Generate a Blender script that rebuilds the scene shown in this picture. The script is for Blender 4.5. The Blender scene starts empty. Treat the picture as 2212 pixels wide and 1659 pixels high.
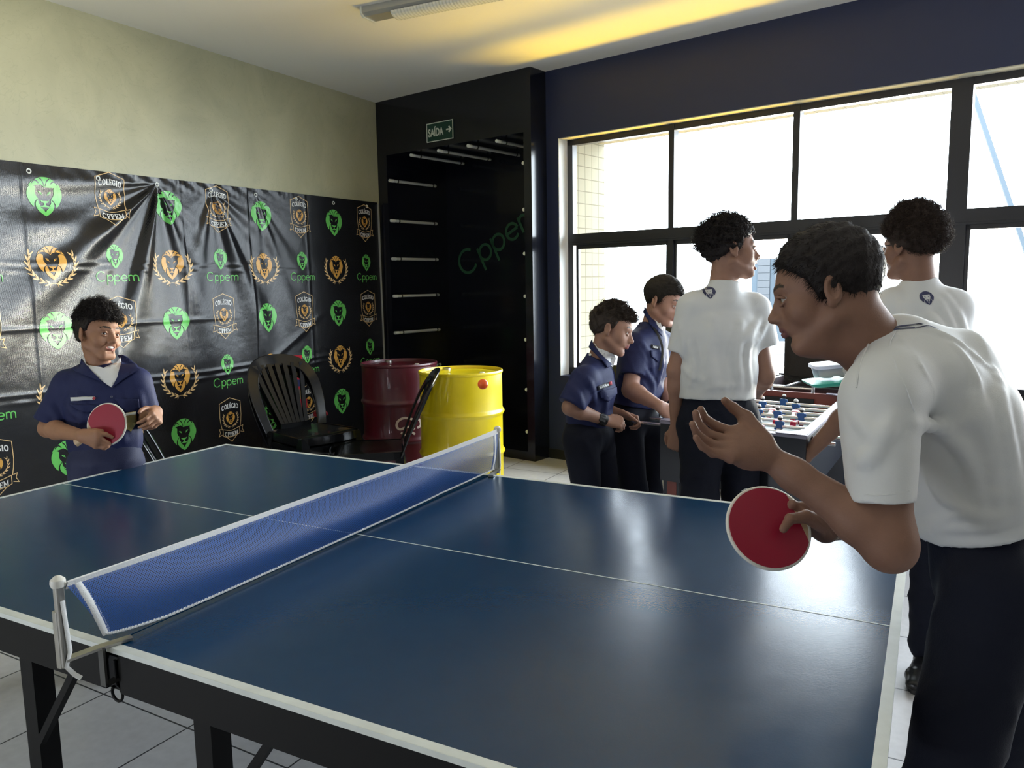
import bpy, bmesh, math, random
import numpy as np
from mathutils import Vector, Matrix

# ------------------------------------------------------------------ camera, world, lights, exposure
SC = bpy.context.scene
COL = SC.collection
IMG_W, IMG_H, FPX = 2212.0, 1659.0, 1689.53
YAW, PITCH, ROLL = 2.06512, -0.127168, -0.016919
CAM = np.array([1.4003, -0.9010, 1.4505])
FW = np.array([math.cos(YAW) * math.cos(PITCH), math.sin(YAW) * math.cos(PITCH), math.sin(PITCH)])
_r = np.cross(FW, [0, 0, 1.0]); _r /= np.linalg.norm(_r)
_u = np.cross(_r, FW)
RT = _r * math.cos(ROLL) + _u * math.sin(ROLL)
UP = -_r * math.sin(ROLL) + _u * math.cos(ROLL)

def ray(px, py):
    return FW + RT * ((px - IMG_W / 2) / FPX) - UP * ((py - IMG_H / 2) / FPX)

def at(px, py, t):
    """point seen at a pixel of the photograph, t metres in front of the camera"""
    return CAM + t * ray(px, py)

def on_z(px, py, z):
    d = ray(px, py); return CAM + d * ((z - CAM[2]) / d[2])

cd = bpy.data.cameras.new('camera'); co = bpy.data.objects.new('camera', cd); COL.objects.link(co)
cd.sensor_width = 36.0; cd.lens = FPX / IMG_W * 36.0; cd.clip_start = 0.05; cd.clip_end = 200
co.matrix_world = Matrix(((RT[0], UP[0], -FW[0], CAM[0]), (RT[1], UP[1], -FW[1], CAM[1]), (RT[2], UP[2], -FW[2], CAM[2]), (0, 0, 0, 1)))
SC.camera = co
SC.view_settings.view_transform = 'Standard'; SC.view_settings.look = 'None'
SC.view_settings.gamma = 1.0; SC.view_settings.use_curve_mapping = False
SC.view_settings.exposure = 0.78
SC.cycles.use_denoising = True
SC.cycles.max_bounces = 8; SC.cycles.diffuse_bounces = 4; SC.cycles.glossy_bounces = 4
SC.cycles.transmission_bounces = 6; SC.cycles.transparent_max_bounces = 12
SC.cycles.caustics_reflective = False; SC.cycles.caustics_refractive = False

wd = bpy.data.worlds.new('sky'); SC.world = wd; wd.use_nodes = True
_bg = wd.node_tree.nodes['Background']
_bg.inputs[0].default_value = (0.82, 0.91, 1.0, 1); _bg.inputs[1].default_value = 11.0

def area(name, loc, target, sx, sy, power, color, spread=180):
    l = bpy.data.lights.new(name, 'AREA'); l.shape = 'RECTANGLE'; l.size = sx; l.size_y = sy
    l.energy = power; l.color = color; l.spread = math.radians(spread)
    o = bpy.data.objects.new(name, l); COL.objects.link(o); o.location = loc
    o.rotation_euler = (Vector(target) - Vector(loc)).to_track_quat('-Z', 'Y').to_euler()
    return o

# window wall frame: WU runs right along the wall, WN points out of doors
WU = np.array([0.9816, -0.1908, 0.0]); WN = np.array([0.1908, 0.9816, 0.0]); WO = np.array([-1.388, 4.916, 0.0])
def wp(u, n, z): return WO + WU * u + WN * n + np.array([0, 0, z])
# daylight: the sky comes in through the window (portal); sunlit paving outside throws light up to the ceiling
pl = area('window_portal', wp(2.9, .25, 1.65), wp(2.9, -1, 1.65), 5.6, 2.0, 1, (1, 1, 1)); pl.data.cycles.is_portal = True
area('paving_bounce', wp(2.0, 11.0, -.25), wp(2.0, 0.0, 2.2), 11.0, 3.0, 8000, (1.0, .94, .78))
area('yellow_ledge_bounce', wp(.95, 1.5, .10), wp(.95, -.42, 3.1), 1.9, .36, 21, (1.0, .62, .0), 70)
# cool fill added low behind and left of the camera, brightens the floor
area('rear_left_fill', (-1.6, -3.15, .45), (-.6, 1.5, .0), 1.6, .75, 42, (.84, .90, 1.0))
# more windows on the right-hand side of the room, out of the picture
area('right_window', (4.35, 2.7, 1.75), (-1.5, 1.2, 1.1), 2.4, 1.5, 24, (1.0, .97, .93))


# ------------------------------------------------------------------ helpers
MATS = {}
def mat(name, color, rough=0.6, metal=0.0, bump=0.0, bscale=60.0, var=0.0, vscale=8.0, spec=0.5, coat=0.0, sss=0.0, alpha=1.0, attr=None, trans=0.0, sheen=0.0):
    if name in MATS: return MATS[name]
    m = bpy.data.materials.new(name); m.use_nodes = True; nt = m.node_tree; N = nt.nodes; L = nt.links
    b = N['Principled BSDF']; b.inputs['Base Color'].default_value = (*color, 1); b.inputs['Roughness'].default_value = rough
    b.inputs['Metallic'].default_value = metal; b.inputs['Specular IOR Level'].default_value = spec
    if coat: b.inputs['Coat Weight'].default_value = coat
    if sheen: b.inputs['Sheen Weight'].default_value = sheen
    if trans: b.inputs['Transmission Weight'].default_value = trans
    if sss:
        b.inputs['Subsurface Weight'].default_value = sss; b.inputs['Subsurface Radius'].default_value = (0.010, 0.004, 0.002); b.inputs['Subsurface Scale'].default_value = 1.0
    if alpha < 1: b.inputs['Alpha'].default_value = alpha
    tc = N.new('ShaderNodeTexCoord')
    src = None
    if attr:
        a = N.new('ShaderNodeAttribute'); a.attribute_name = attr; src = a.outputs['Color']; L.new(src, b.inputs['Base Color'])
    if var:
        n = N.new('ShaderNodeTexNoise'); n.inputs['Scale'].default_value = vscale; n.inputs['Detail'].default_value = 5
        L.new(tc.outputs['Object'], n.inputs['Vector'])
        mr = N.new('ShaderNodeMapRange'); mr.inputs[1].default_value = 0.3; mr.inputs[2].default_value = 0.7; mr.inputs[3].default_value = 1 - var; mr.inputs[4].default_value = 1 + var
        L.new(n.outputs[0], mr.inputs[0])
        mx = N.new('ShaderNodeMix'); mx.data_type = 'RGBA'; mx.blend_type = 'MULTIPLY'; mx.inputs[0].default_value = 1.0
        if src: L.new(src, mx.inputs[6])
        else: mx.inputs[6].default_value = (*color, 1)
        L.new(mr.outputs[0], mx.inputs[7]); L.new(mx.outputs[2], b.inputs['Base Color'])
    if bump:
        n2 = N.new('ShaderNodeTexNoise'); n2.inputs['Scale'].default_value = bscale; n2.inputs['Detail'].default_value = 4
        L.new(tc.outputs['Object'], n2.inputs['Vector'])
        bp = N.new('ShaderNodeBump'); bp.inputs['Strength'].default_value = bump; bp.inputs['Distance'].default_value = 0.004
        L.new(n2.outputs[0], bp.inputs['Height']); L.new(bp.outputs[0], b.inputs['Normal'])
    MATS[name] = m
    return m

def tag(o, label=None, cat=None, group=None, kind=None):
    if label: o['label'] = label
    if cat: o['category'] = cat
    if group: o['group'] = group
    if kind: o['kind'] = kind
    return o

def empty(name, loc, label, cat, group=None, rz=0.0):
    o = bpy.data.objects.new(name, None); COL.objects.link(o); o.location = Vector([float(v) for v in loc]); o.rotation_euler = (0, 0, rz)
    o.empty_display_size = 0.1
    bpy.context.view_layer.update() if False else None
    return tag(o, label, cat, group)

def root_mat(o):
    return Matrix.LocRotScale(o.location, o.rotation_euler, None)

def mesh_obj(name, V, F, m, parent=None, smooth=True, matidx=None, world=True, flatang=None):
    """V in world coordinates (world=True) or in the parent's; links one mesh object"""
    me = bpy.data.meshes.new(name)
    V = np.asarray(V, dtype=np.float64)
    if isinstance(F, np.ndarray) and F.ndim == 2:
        nf, k = F.shape
        me.vertices.add(len(V)); me.vertices.foreach_set('co', V.astype(np.float32).ravel())
        me.loops.add(nf * k); me.loops.foreach_set('vertex_index', F.astype(np.int32).ravel())
        me.polygons.add(nf); me.polygons.foreach_set('loop_start', np.arange(0, nf * k, k, dtype=np.int32))
        try: me.polygons.foreach_set('loop_total', np.full(nf, k, dtype=np.int32))
        except Exception: pass
        me.update(calc_edges=True)
    else:
        me.from_pydata([tuple(v) for v in V], [], [tuple(int(i) for i in f) for f in F])
    ms = m if isinstance(m, (list, tuple)) else [m]
    for q in ms: me.materials.append(q)
    if matidx is not None: me.polygons.foreach_set('material_index', np.asarray(matidx, dtype=np.int32))
    if smooth: me.polygons.foreach_set('use_smooth', np.ones(len(me.polygons), dtype=bool))
    me.update()
    if flatang and smooth: me.set_sharp_from_angle(angle=math.radians(flatang))
    o = bpy.data.objects.new(name, me); COL.objects.link(o)
    if parent is not None:
        o.parent = parent
        if world:
            M = Matrix.Identity(4); p = parent
            while p is not None: M = root_mat(p) @ M; p = p.parent
            me.transform(M.inverted())
    return o

class MB:
    """collects shapes, builds one mesh"""
    def __init__(s): s.V = []; s.F = []; s.M = []; s.n = 0
    def add(s, V, F, mi=0):
        s.V += [tuple(v) for v in V]; s.F += [tuple(i + s.n for i in f) for f in F]; s.M += [mi] * len(F); s.n += len(V); return s
    def box(s, c, size, X=(1, 0, 0), Y=(0, 1, 0), Z=(0, 0, 1), bev=0.0, mi=0):
        X, Y, Z = [np.array(v, float) for v in (X, Y, Z)]; c = np.array(c, float); hx, hy, hz = [v / 2 for v in size]
        if bev <= 0:
            V = [c + X * a * hx + Y * b * hy + Z * d * hz for a in (-1, 1) for b in (-1, 1) for d in (-1, 1)]
            F = [(0, 1, 3, 2), (4, 6, 7, 5), (0, 4, 5, 1), (2, 3, 7, 6), (0, 2, 6, 4), (1, 5, 7, 3)]
            return s.add(V, F, mi)
        b_ = min(bev, hx * .9, hy * .9, hz * .9)
        bm = bmesh.new(); bmesh.ops.create_cube(bm, size=1.0)
        for v in bm.verts: v.co = Vector((v.co.x * 2 * hx, v.co.y * 2 * hy, v.co.z * 2 * hz))
        bmesh.ops.bevel(bm, geom=bm.edges[:], offset=b_, segments=2, affect='EDGES', profile=0.5)
        bm.verts.ensure_lookup_table()
        V = [c + X * v.co.x + Y * v.co.y + Z * v.co.z for v in bm.verts]; F = [[v.index for v in f.verts] for f in bm.faces]; bm.free()
        return s.add(V, F, mi)
    def bar(s, a, b, w, h, up=(0, 0, 1), bev=0.0, mi=0):
        a = np.array(a, float); b = np.array(b, float); X = b - a; L = np.linalg.norm(X); X /= L
        Y = np.cross(np.array(up, float), X); Y /= np.linalg.norm(Y); Z = np.cross(X, Y)
        return s.box((a + b) / 2, (L, w, h), X, Y, Z, bev, mi)
    def tube(s, pts, rad, n=10, cap=True, mi=0, closed=False, flat=1.0, ref=None):
        P = [np.array(p, float) for p in pts]; R = rad if hasattr(rad, '__len__') else [rad] * len(P)
        T = []
        for i in range(len(P)):
            a = P[i - 1] if (i > 0 or closed) else P[i]; b = P[(i + 1) % len(P)] if (i < len(P) - 1 or closed) else P[i]
            t = b - a; T.append(t / (np.linalg.norm(t) + 1e-12))
        r0 = np.array(ref, float) if ref is not None else np.array([0, 0, 1.0])
        if abs(T[0] @ r0) > .95 * np.linalg.norm(r0): r0 = np.array([1.0, 0, 0])
        V = []; A = r0 - T[0] * (r0 @ T[0]); A /= np.linalg.norm(A)
        for i, p in enumerate(P):
            if i and ref is None: A = A - T[i] * (A @ T[i])
            elif i: A = r0 - T[i] * (r0 @ T[i])
            A = A / (np.linalg.norm(A) + 1e-12); B = np.cross(T[i], A)
            for k in range(n):
                an = 2 * math.pi * k / n; V.append(p + R[i] * (A * math.cos(an) * flat + B * math.sin(an)))
        F = []
        m = len(P)
        for i in range(m - (0 if closed else 1)):
            j = (i + 1) % m
            for k in range(n):
                F.append((i * n + k, i * n + (k + 1) % n, j * n + (k + 1) % n, j * n + k))
        if cap and not closed: F += [tuple(range(n - 1, -1, -1)), tuple((m - 1) * n + k for k in range(n))]
        return s.add(V, F, mi)
    def lathe(s, prof, c, axis=(0, 0, 1), n=32, mi=0):
        Z = np.array(axis, float); Z /= np.linalg.norm(Z); A = np.array([1.0, 0, 0]) if abs(Z[0]) < .9 else np.array([0, 1.0, 0])
        A = A - Z * (A @ Z); A /= np.linalg.norm(A); B = np.cross(Z, A); c = np.array(c, float)
        V = []; F = []
        for r, z in prof:
            for k in range(n):
                an = 2 * math.pi * k / n; V.append(c + Z * z + (A * math.cos(an) + B * math.sin(an)) * max(r, 1e-5))
        for i in range(len(prof) - 1):
            for k in range(n):
                F.append((i * n + k, i * n + (k + 1) % n, (i + 1) * n + (k + 1) % n, (i + 1) * n + k))
        return s.add(V, F, mi)
    def ball(s, c, r, n=14, mi=0, sq=(1, 1, 1)):
        prof = [(math.sin(math.pi * i / n) * r, -math.cos(math.pi * i / n) * r) for i in range(n + 1)]
        k = len(s.V); s.lathe(prof, (0, 0, 0), n=2 * n, mi=mi)
        c = np.array(c, float); s.V[k:] = [tuple(c + np.array(v) * np.array(sq)) for v in s.V[k:]]
        return s
    def quad(s, a, b, c, d, mi=0): return s.add([a, b, c, d], [(0, 1, 2, 3)], mi)
    def prism(s, pts, depth_vec, mi=0):
        n = len(pts); d = np.array(depth_vec, float); V = [np.array(p, float) for p in pts] + [np.array(p, float) + d for p in pts]
        F = [tuple(range(n - 1, -1, -1)), tuple(range(n, 2 * n))] + [(i, (i + 1) % n, n + (i + 1) % n, n + i) for i in range(n)]
        return s.add(V, F, mi)
    def build(s, name, m, parent=None, smooth=False, ang=40, world=True):
        ms = m if isinstance(m, (list, tuple)) else [m]
        return mesh_obj(name, np.array(s.V), s.F, ms, parent, smooth, s.M if len(ms) > 1 else None, world, flatang=ang if smooth else None)

def crom(pts, n=8, closed=False):
    """Catmull-Rom curve through points"""
    P = [np.array(p, float) for p in pts]; m = len(P); out = []
    rng = range(m if closed else m - 1)
    for i in rng:
        p0 = P[(i - 1) % m] if (closed or i > 0) else 2 * P[0] - P[1]; p1 = P[i]; p2 = P[(i + 1) % m]
        p3 = P[(i + 2) % m] if (closed or i + 2 < m) else 2 * P[m - 1] - P[m - 2]
        for k in range(n):
            t = k / n; out.append(0.5 * ((2 * p1) + (-p0 + p2) * t + (2 * p0 - 5 * p1 + 4 * p2 - p3) * t * t + (-p0 + 3 * p1 - 3 * p2 + p3) * t ** 3))
    if not closed: out.append(P[-1])
    return out

def text_polys(txt, bold=0.0):
    """outline of text as flat triangles: (V (n,2), F), unit cap height about 0.7"""
    cu = bpy.data.curves.new('t', 'FONT'); cu.body = txt; cu.offset = bold; cu.resolution_u = 4
    o = bpy.data.objects.new('t', cu); COL.objects.link(o)
    dg = bpy.context.evaluated_depsgraph_get(); me = o.evaluated_get(dg).to_mesh()
    V = np.array([(v.co.x, v.co.y) for v in me.vertices]); F = [tuple(p.vertices) for p in me.polygons]
    o.evaluated_get(dg).to_mesh_clear(); bpy.data.objects.remove(o); bpy.data.curves.remove(cu)
    return V, F

# ------------------------------------------------------------------ the room
def struct(o): o['kind'] = 'structure'; return o
ZC = 3.11
XL = -3.17
NO = np.array([-1.424, 4.72, 0.0]); NU = np.array([math.cos(math.radians(-10.5)), math.sin(math.radians(-10.5)), 0.0]); NN = np.array([-NU[1], NU[0], 0.0])
def npt(u, n, z): return NO + NU * u + NN * n + np.array([0, 0, z])

# floor tiles
def floor_mat():
    m = bpy.data.materials.new('floor_tile'); m.use_nodes = True; nt = m.node_tree; N = nt.nodes; L = nt.links; b = N['Principled BSDF']
    tc = N.new('ShaderNodeTexCoord'); mp = N.new('ShaderNodeMapping'); mp.inputs['Rotation'].default_value = (0, 0, math.radians(FLOOR_ROT)); mp.inputs['Location'].default_value = (FLOOR_DX, FLOOR_DY, 0)
    br = N.new('ShaderNodeTexBrick'); br.offset = 0.0; br.inputs['Scale'].default_value = 1.0; br.inputs['Brick Width'].default_value = 0.46; br.inputs['Row Height'].default_value = 0.46
    br.inputs['Mortar Size'].default_value = 0.0035; br.inputs['Mortar Smooth'].default_value = 0.2
    br.inputs['Color1'].default_value = (.58, .57, .58, 1); br.inputs['Color2'].default_value = (.54, .53, .54, 1); br.inputs['Mortar'].default_value = (.05, .05, .055, 1)
    L.new(tc.outputs['Object'], mp.inputs[0]); L.new(mp.outputs[0], br.inputs['Vector'])
    n = N.new('ShaderNodeTexNoise'); n.inputs['Scale'].default_value = 30; n.inputs['Detail'].default_value = 6; L.new(tc.outputs['Object'], n.inputs['Vector'])
    mr = N.new('ShaderNodeMapRange'); mr.inputs[3].default_value = .82; mr.inputs[4].default_value = 1.12; L.new(n.outputs[0], mr.inputs[0])
    mx = N.new('ShaderNodeMix'); mx.data_type = 'RGBA'; mx.blend_type = 'MULTIPLY'; mx.inputs[0].default_value = 1
    L.new(br.outputs['Color'], mx.inputs[6]); L.new(mr.outputs[0], mx.inputs[7]); L.new(mx.outputs[2], b.inputs['Base Color'])
    b.inputs['Roughness'].default_value = .35
    inv = N.new('ShaderNodeMath'); inv.operation = 'SUBTRACT'; inv.inputs[0].default_value = 1; L.new(br.outputs['Fac'], inv.inputs[1])
    bp = N.new('ShaderNodeBump'); bp.inputs['Strength'].default_value = .6; bp.inputs['Distance'].default_value = .003; L.new(inv.outputs[0], bp.inputs['Height']); L.new(bp.outputs[0], b.inputs['Normal'])
    return m
FLOOR_ROT, FLOOR_DX, FLOOR_DY = 1.7, .2906, .214
M_floor = floor_mat()

# burnished plaster of the left wall
def plaster():
    m = bpy.data.materials.new('burnished_plaster'); m.use_nodes = True; nt = m.node_tree; N = nt.nodes; L = nt.links; b = N['Principled BSDF']
    tc = N.new('ShaderNodeTexCoord')
    n1 = N.new('ShaderNodeTexNoise'); n1.inputs['Scale'].default_value = 1.6; n1.inputs['Detail'].default_value = 9; n1.inputs['Distortion'].default_value = 1.6; n1.inputs['Roughness'].default_value = .62
    L.new(tc.outputs['Object'], n1.inputs['Vector'])
    cr = N.new('ShaderNodeValToRGB'); L.new(n1.outputs[0], cr.inputs[0])
    cr.color_ramp.elements[0].position = .3; cr.color_ramp.elements[0].color = (.40, .39, .255, 1)
    cr.color_ramp.elements[1].position = .72; cr.color_ramp.elements[1].color = (.50, .485, .32, 1)
    n2 = N.new('ShaderNodeTexNoise'); n2.inputs['Scale'].default_value = 4.5; n2.inputs['Detail'].default_value = 7; n2.inputs['Distortion'].default_value = 3.0
    L.new(tc.outputs['Object'], n2.inputs['Vector'])
    # thin trowel seams: narrow band of the noise
    sub = N.new('ShaderNodeMath'); sub.operation = 'SUBTRACT'; sub.inputs[1].default_value = .5; L.new(n2.outputs[0], sub.inputs[0])
    ab = N.new('ShaderNodeMath'); ab.operation = 'ABSOLUTE'; L.new(sub.outputs[0], ab.inputs[0])
    mr = N.new('ShaderNodeMapRange'); mr.inputs[1].default_value = 0; mr.inputs[2].default_value = .012; mr.inputs[3].default_value = .90; mr.inputs[4].default_value = 1.0; L.new(ab.outputs[0], mr.inputs[0])
    mx = N.new('ShaderNodeMix'); mx.data_type = 'RGBA'; mx.blend_type = 'MULTIPLY'; mx.inputs[0].default_value = 1
    L.new(cr.outputs[0], mx.inputs[6]); L.new(mr.outputs[0], mx.inputs[7]); L.new(mx.outputs[2], b.inputs['Base Color'])
    b.inputs['Roughness'].default_value = .42
    bp = N.new('ShaderNodeBump'); bp.inputs['Strength'].default_value = .15; bp.inputs['Distance'].default_value = .01; L.new(n1.outputs[0], bp.inputs['Height']); L.new(bp.outputs[0], b.inputs['Normal'])
    return m
M_plaster = plaster()
M_ceil = mat('ceiling_paint', (.87, .86, .82), .7, bump=.05, bscale=40)
M_dark = mat('dark_blue_black_paint', (.006, .007, .012), .15, bump=.03, bscale=45)
M_niche = mat('niche_black_paint', (.006, .007, .012), .5, bump=.1, bscale=45)
M_grey = mat('back_wall_paint', (.17, .18, .19), .8)
M_frame = mat('window_frame_black_metal', (.018, .018, .024), .35, bump=.05, bscale=90)

def slab(name, pts, thick, m):
    """closed polygon (world points) given a thickness along its normal, away from the room"""
    P = [np.array(p, float) for p in pts]
    n = np.cross(P[1] - P[0], P[2] - P[1]); n /= np.linalg.norm(n)
    return struct(MB().prism(P, n * thick).build(name, m))

# room outline, corners
cBL = np.array([XL, -3.2, 0]); cL = np.array([XL, 5.03, 0])
uR = 5.9
cR = wp(uR, 0, 0); cBR = np.array([cR[0] + .2, -3.2, 0])
fl = MB().prism([cBL + [-.2, -.2, 0], cBR + [.2, -.2, 0], cR + [.3, .3, 0], wp(0, .6, 0), npt(0, 1.2, 0), npt(-1.9, 1.2, 0), cL + [-.2, 1.0, 0]][::1], (0, 0, -.1))
struct(fl.build('floor', M_floor))
cl = MB().prism([cBL + [-.2, -.2, ZC], cBR + [.2, -.2, ZC], cR + [.3, .3, ZC], wp(0, .3, ZC), npt(0, .3, ZC), npt(-1.9, .3, ZC), cL + [-.2, .3, ZC]], (0, 0, .12))
struct(cl.build('ceiling', M_ceil))
struct(MB().box((XL - .1, 1.1, ZC / 2), (.2, 9.4, ZC)).build('wall_left', M_plaster))
struct(MB().box(((cBL[0] + cBR[0]) / 2, -3.3, ZC / 2), (cBR[0] - cBL[0] + .4, .2, ZC)).build('wall_rear', M_grey))
_a = cR + WU * .1; _b = cBR + np.array([.1, 0, 0])
struct(MB().bar((_a[0], _a[1], ZC / 2), (_b[0], _b[1], ZC / 2), .2, ZC).build('wall_right', M_grey))

# dark wall with the niche: jambs, lintel, niche box
ND = 0.78; nL, nR, nT = -1.655, -0.075, 2.63
w = MB()
def nbox(mb, u0, u1, n0, n1, z0, z1, mi=0):
    c = npt((u0 + u1) / 2, (n0 + n1) / 2, (z0 + z1) / 2)
    return mb.box(c, (abs(u1 - u0), abs(n1 - n0), abs(z1 - z0)), NU, NN, (0, 0, 1), 0, mi)
nbox(w, -1.95, nL, 0, ND + .1, 0, ZC)      # left jamb
nbox(w, nL, nR, 0, ND + .1, nT, ZC)        # lintel
nbox(w, nR, 0, 0, ND + .1, 0, ZC)          # right jamb (pillar)
nbox(w, nL, nR, ND, ND + .1, 0, nT)        # back of the niche
nbox(w, nL, nR, 0.0, ND, 0, .075)          # threshold
struct(w.build('wall_niche', M_dark))

# window wall
HZ, SZ, u0, uM = 2.585, 0.70, 0.115, 5.6
RD = 0.10  # reveal depth to the frame
WT = .22
w = MB()
def wbox(mb, a, b, n0, n1, z0, z1, mi=0):
    c = wp((a + b) / 2, (n0 + n1) / 2, (z0 + z1) / 2)
    return mb.box(c, (abs(b - a), abs(n1 - n0), abs(z1 - z0)), WU, WN, (0, 0, 1), 0, mi)
wbox(w, -.2, u0, 0, WT, 0, ZC)
wbox(w, u0, uM, 0, WT, HZ, ZC)
wbox(w, u0, uM, 0, WT, 0, SZ)
wbox(w, uM, uR + .1, 0, WT, 0, ZC)
struct(w.build('wall_window', mat('dark_blue_paint_with_glare', (.018, .026, .075), .45, bump=.12, bscale=45)))  # dark paint with the window's veiling glare mixed in: bluer and lighter
M_rev = mat('reveal_white_paint', (.72, .73, .72), .35)
w = MB()
wbox(w, u0, u0 + .006, .004, WT, SZ, HZ)
struct(w.build('trim_1', M_rev))
w = MB(); wbox(w, u0, uM, .004, WT, HZ - .006, HZ)
struct(w.build('trim_2', mat('reveal_cream_paint', (.62, .58, .45), .5)))

# black metal frame: outer profile, transom, mullions, lower sashes
def at_wall(px, py, n):
    """(u, z) on the window plane set back n"""
    d = ray(px, py); p0 = WO + WN * n; t = ((p0 - CAM) @ WN) / (d @ WN); q = CAM + d * t
    return (q - WO) @ WU, q[2]
mul = [at_wall(1451, 285, RD)[0], at_wall(1722, 240, RD)[0], at_wall(2080, 185, RD)[0]]
pw = mul[1] - mul[0]
mul += [mul[2] + pw + .03, mul[2] + 2 * pw + .03]
frame = MB()
FD = .06
T0, T1 = 1.765, 1.84
wbox(frame, u0 + .02, u0 + .07, RD, RD + FD, SZ, HZ)
wbox(frame, u0 + .02, uM, RD, RD + FD, HZ - .05, HZ)
wbox(frame, u0 + .02, uM, RD, RD + FD, SZ, SZ + .06)
fo = frame.build('window_1', M_frame); struct(fo)
for i, mu in enumerate(mul):
    wd_ = .055 if i == 2 else .022
    w = MB(); wbox(w, mu - wd_, mu + wd_, RD - .004, RD + FD + .004, SZ, HZ)
    o = w.build('mullion', M_frame, fo)
w = MB(); wbox(w, u0 + .06, uM, RD - .01, RD + FD, T0 - .015, T1); wbox(w, u0 + .06, uM, RD - .02, RD + FD, T0, T0 + .012)
w.build('transom', M_frame, fo)
edges = [u0 + .07] + mul
for i in range(len(edges) - 1):
    a, b = edges[i] + .022 + (.033 if i == 3 else 0), edges[i + 1] - (.055 if i == 2 else .022)
    w = MB()
    for (p, q, r, s_) in ((a, a + .022, SZ + .06, T0 - .015), (b - .022, b, SZ + .06, T0 - .015)):
        wbox(w, p, q, RD + .012, RD + .04, r, s_)
    for (r, s_) in ((SZ + .06, SZ + .10), (T0 - .045, T0 - .015)):
        wbox(w, a, b, RD + .012, RD + .04, r, s_)
    w.build('sash', M_frame, fo)
gm = bpy.data.materials.new('window_glass'); gm.use_nodes = True; nt = gm.node_tree; nt.nodes.clear()
_o = nt.nodes.new('ShaderNodeOutputMaterial'); _mx = nt.nodes.new('ShaderNodeMixShader'); _t = nt.nodes.new('ShaderNodeBsdfTransparent'); _g = nt.nodes.new('ShaderNodeBsdfGlossy'); _f = nt.nodes.new('ShaderNodeFresnel')
_g.inputs['Roughness'].default_value = .02; _t.inputs[0].default_value = (.95, .97, .96, 1); _f.inputs[0].default_value = 1.45
nt.links.new(_f.outputs[0], _mx.inputs[0]); nt.links.new(_t.outputs[0], _mx.inputs[1]); nt.links.new(_g.outputs[0], _mx.inputs[2]); nt.links.new(_mx.outputs[0], _o.inputs[0])
for i in range(len(edges) - 1):
    for (r, s_) in ((SZ + .06, T0), (T1, HZ - .05)):
        a_, b_ = edges[i], edges[i + 1]
        w = MB(); w.quad(wp(a_, RD + .03, r), wp(b_, RD + .03, r), wp(b_, RD + .03, s_), wp(a_, RD + .03, s_)); w.build('pane', gm, fo)

# tiled outside: side fin on the left of the window and the soffit over it
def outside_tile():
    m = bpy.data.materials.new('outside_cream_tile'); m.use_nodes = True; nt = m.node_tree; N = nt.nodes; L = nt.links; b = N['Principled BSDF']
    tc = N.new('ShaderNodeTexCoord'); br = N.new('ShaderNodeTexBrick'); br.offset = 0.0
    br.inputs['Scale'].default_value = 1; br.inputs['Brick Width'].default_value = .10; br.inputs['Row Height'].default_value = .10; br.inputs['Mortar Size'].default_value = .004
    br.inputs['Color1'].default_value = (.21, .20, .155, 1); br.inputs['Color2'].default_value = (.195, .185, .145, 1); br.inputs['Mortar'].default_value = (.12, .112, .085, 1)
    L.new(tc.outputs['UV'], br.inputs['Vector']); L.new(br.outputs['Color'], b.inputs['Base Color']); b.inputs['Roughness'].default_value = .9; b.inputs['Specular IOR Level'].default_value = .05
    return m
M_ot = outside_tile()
def uvquad(name, P, su, sv, m):
    me = bpy.data.meshes.new(name); me.from_pydata([tuple(p) for p in P], [], [tuple(range(k, k + 4)) for k in range(0, len(P), 4)]); uv = me.uv_layers.new()
    for k in range(0, len(P), 4):
        for i, (a, b) in enumerate(((0, 0), (su, 0), (su, sv), (0, sv))): uv.data[k + i].uv = (a, b)
    me.materials.append(m); o = bpy.data.objects.new(name, me); COL.objects.link(o); return o
FX = .56
uf = u0 + .015
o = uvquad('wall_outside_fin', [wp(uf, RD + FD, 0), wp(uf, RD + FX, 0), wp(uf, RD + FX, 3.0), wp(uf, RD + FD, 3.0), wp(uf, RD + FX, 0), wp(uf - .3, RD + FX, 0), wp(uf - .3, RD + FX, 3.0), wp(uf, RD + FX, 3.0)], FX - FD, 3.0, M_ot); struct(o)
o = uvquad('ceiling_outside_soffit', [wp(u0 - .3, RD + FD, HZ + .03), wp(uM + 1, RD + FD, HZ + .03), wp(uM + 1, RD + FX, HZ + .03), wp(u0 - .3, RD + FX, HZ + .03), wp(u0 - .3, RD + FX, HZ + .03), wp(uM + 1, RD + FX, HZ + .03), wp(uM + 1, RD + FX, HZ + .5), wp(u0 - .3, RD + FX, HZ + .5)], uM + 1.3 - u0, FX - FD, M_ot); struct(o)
# grey-blue building and pole seen outside through the lower panes
ob = at(1672, 700, 19.0); bxx = MB(); c_ = at(1690, 560, 19.0); zt_ = c_[2]
bxx.box((ob[0] + .35, ob[1], zt_ / 2), (1.5, 1.0, zt_), WU, WN, (0, 0, 1))
o = bxx.build('building_outside', mat('outside_blue_grey_render', (.050, .064, .078), .9, spec=.05)); tag(o, 'blue-grey building outside, glimpsed through the lower window panes', 'building')
for k in range(9):
    for j in range(3): MB().box(o_ := tuple(np.array((ob[0] + .35, ob[1], .5 + k * (zt_ - .4) / 9)) + WU * (-.45 + j * .42) - WN * .51), (.30, .04, .16), WU, WN, (0, 0, 1)).build('window', mat('outside_dark_glass', (.02, .025, .032), .5), o)
pA, pB = at(2098, 190, 9.0), at(2150, 345, 9.0); pB = pB + (pB - pA) * 4.2
o = MB().bar(pA - (pB - pA) * .25, pB, .05, .05).build('pole_outside', mat('outside_pole_grey', (.06, .075, .09), .9, spec=.05)); tag(o, 'slanting grey pole outside the right-hand upper window pane', 'pole')
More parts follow.
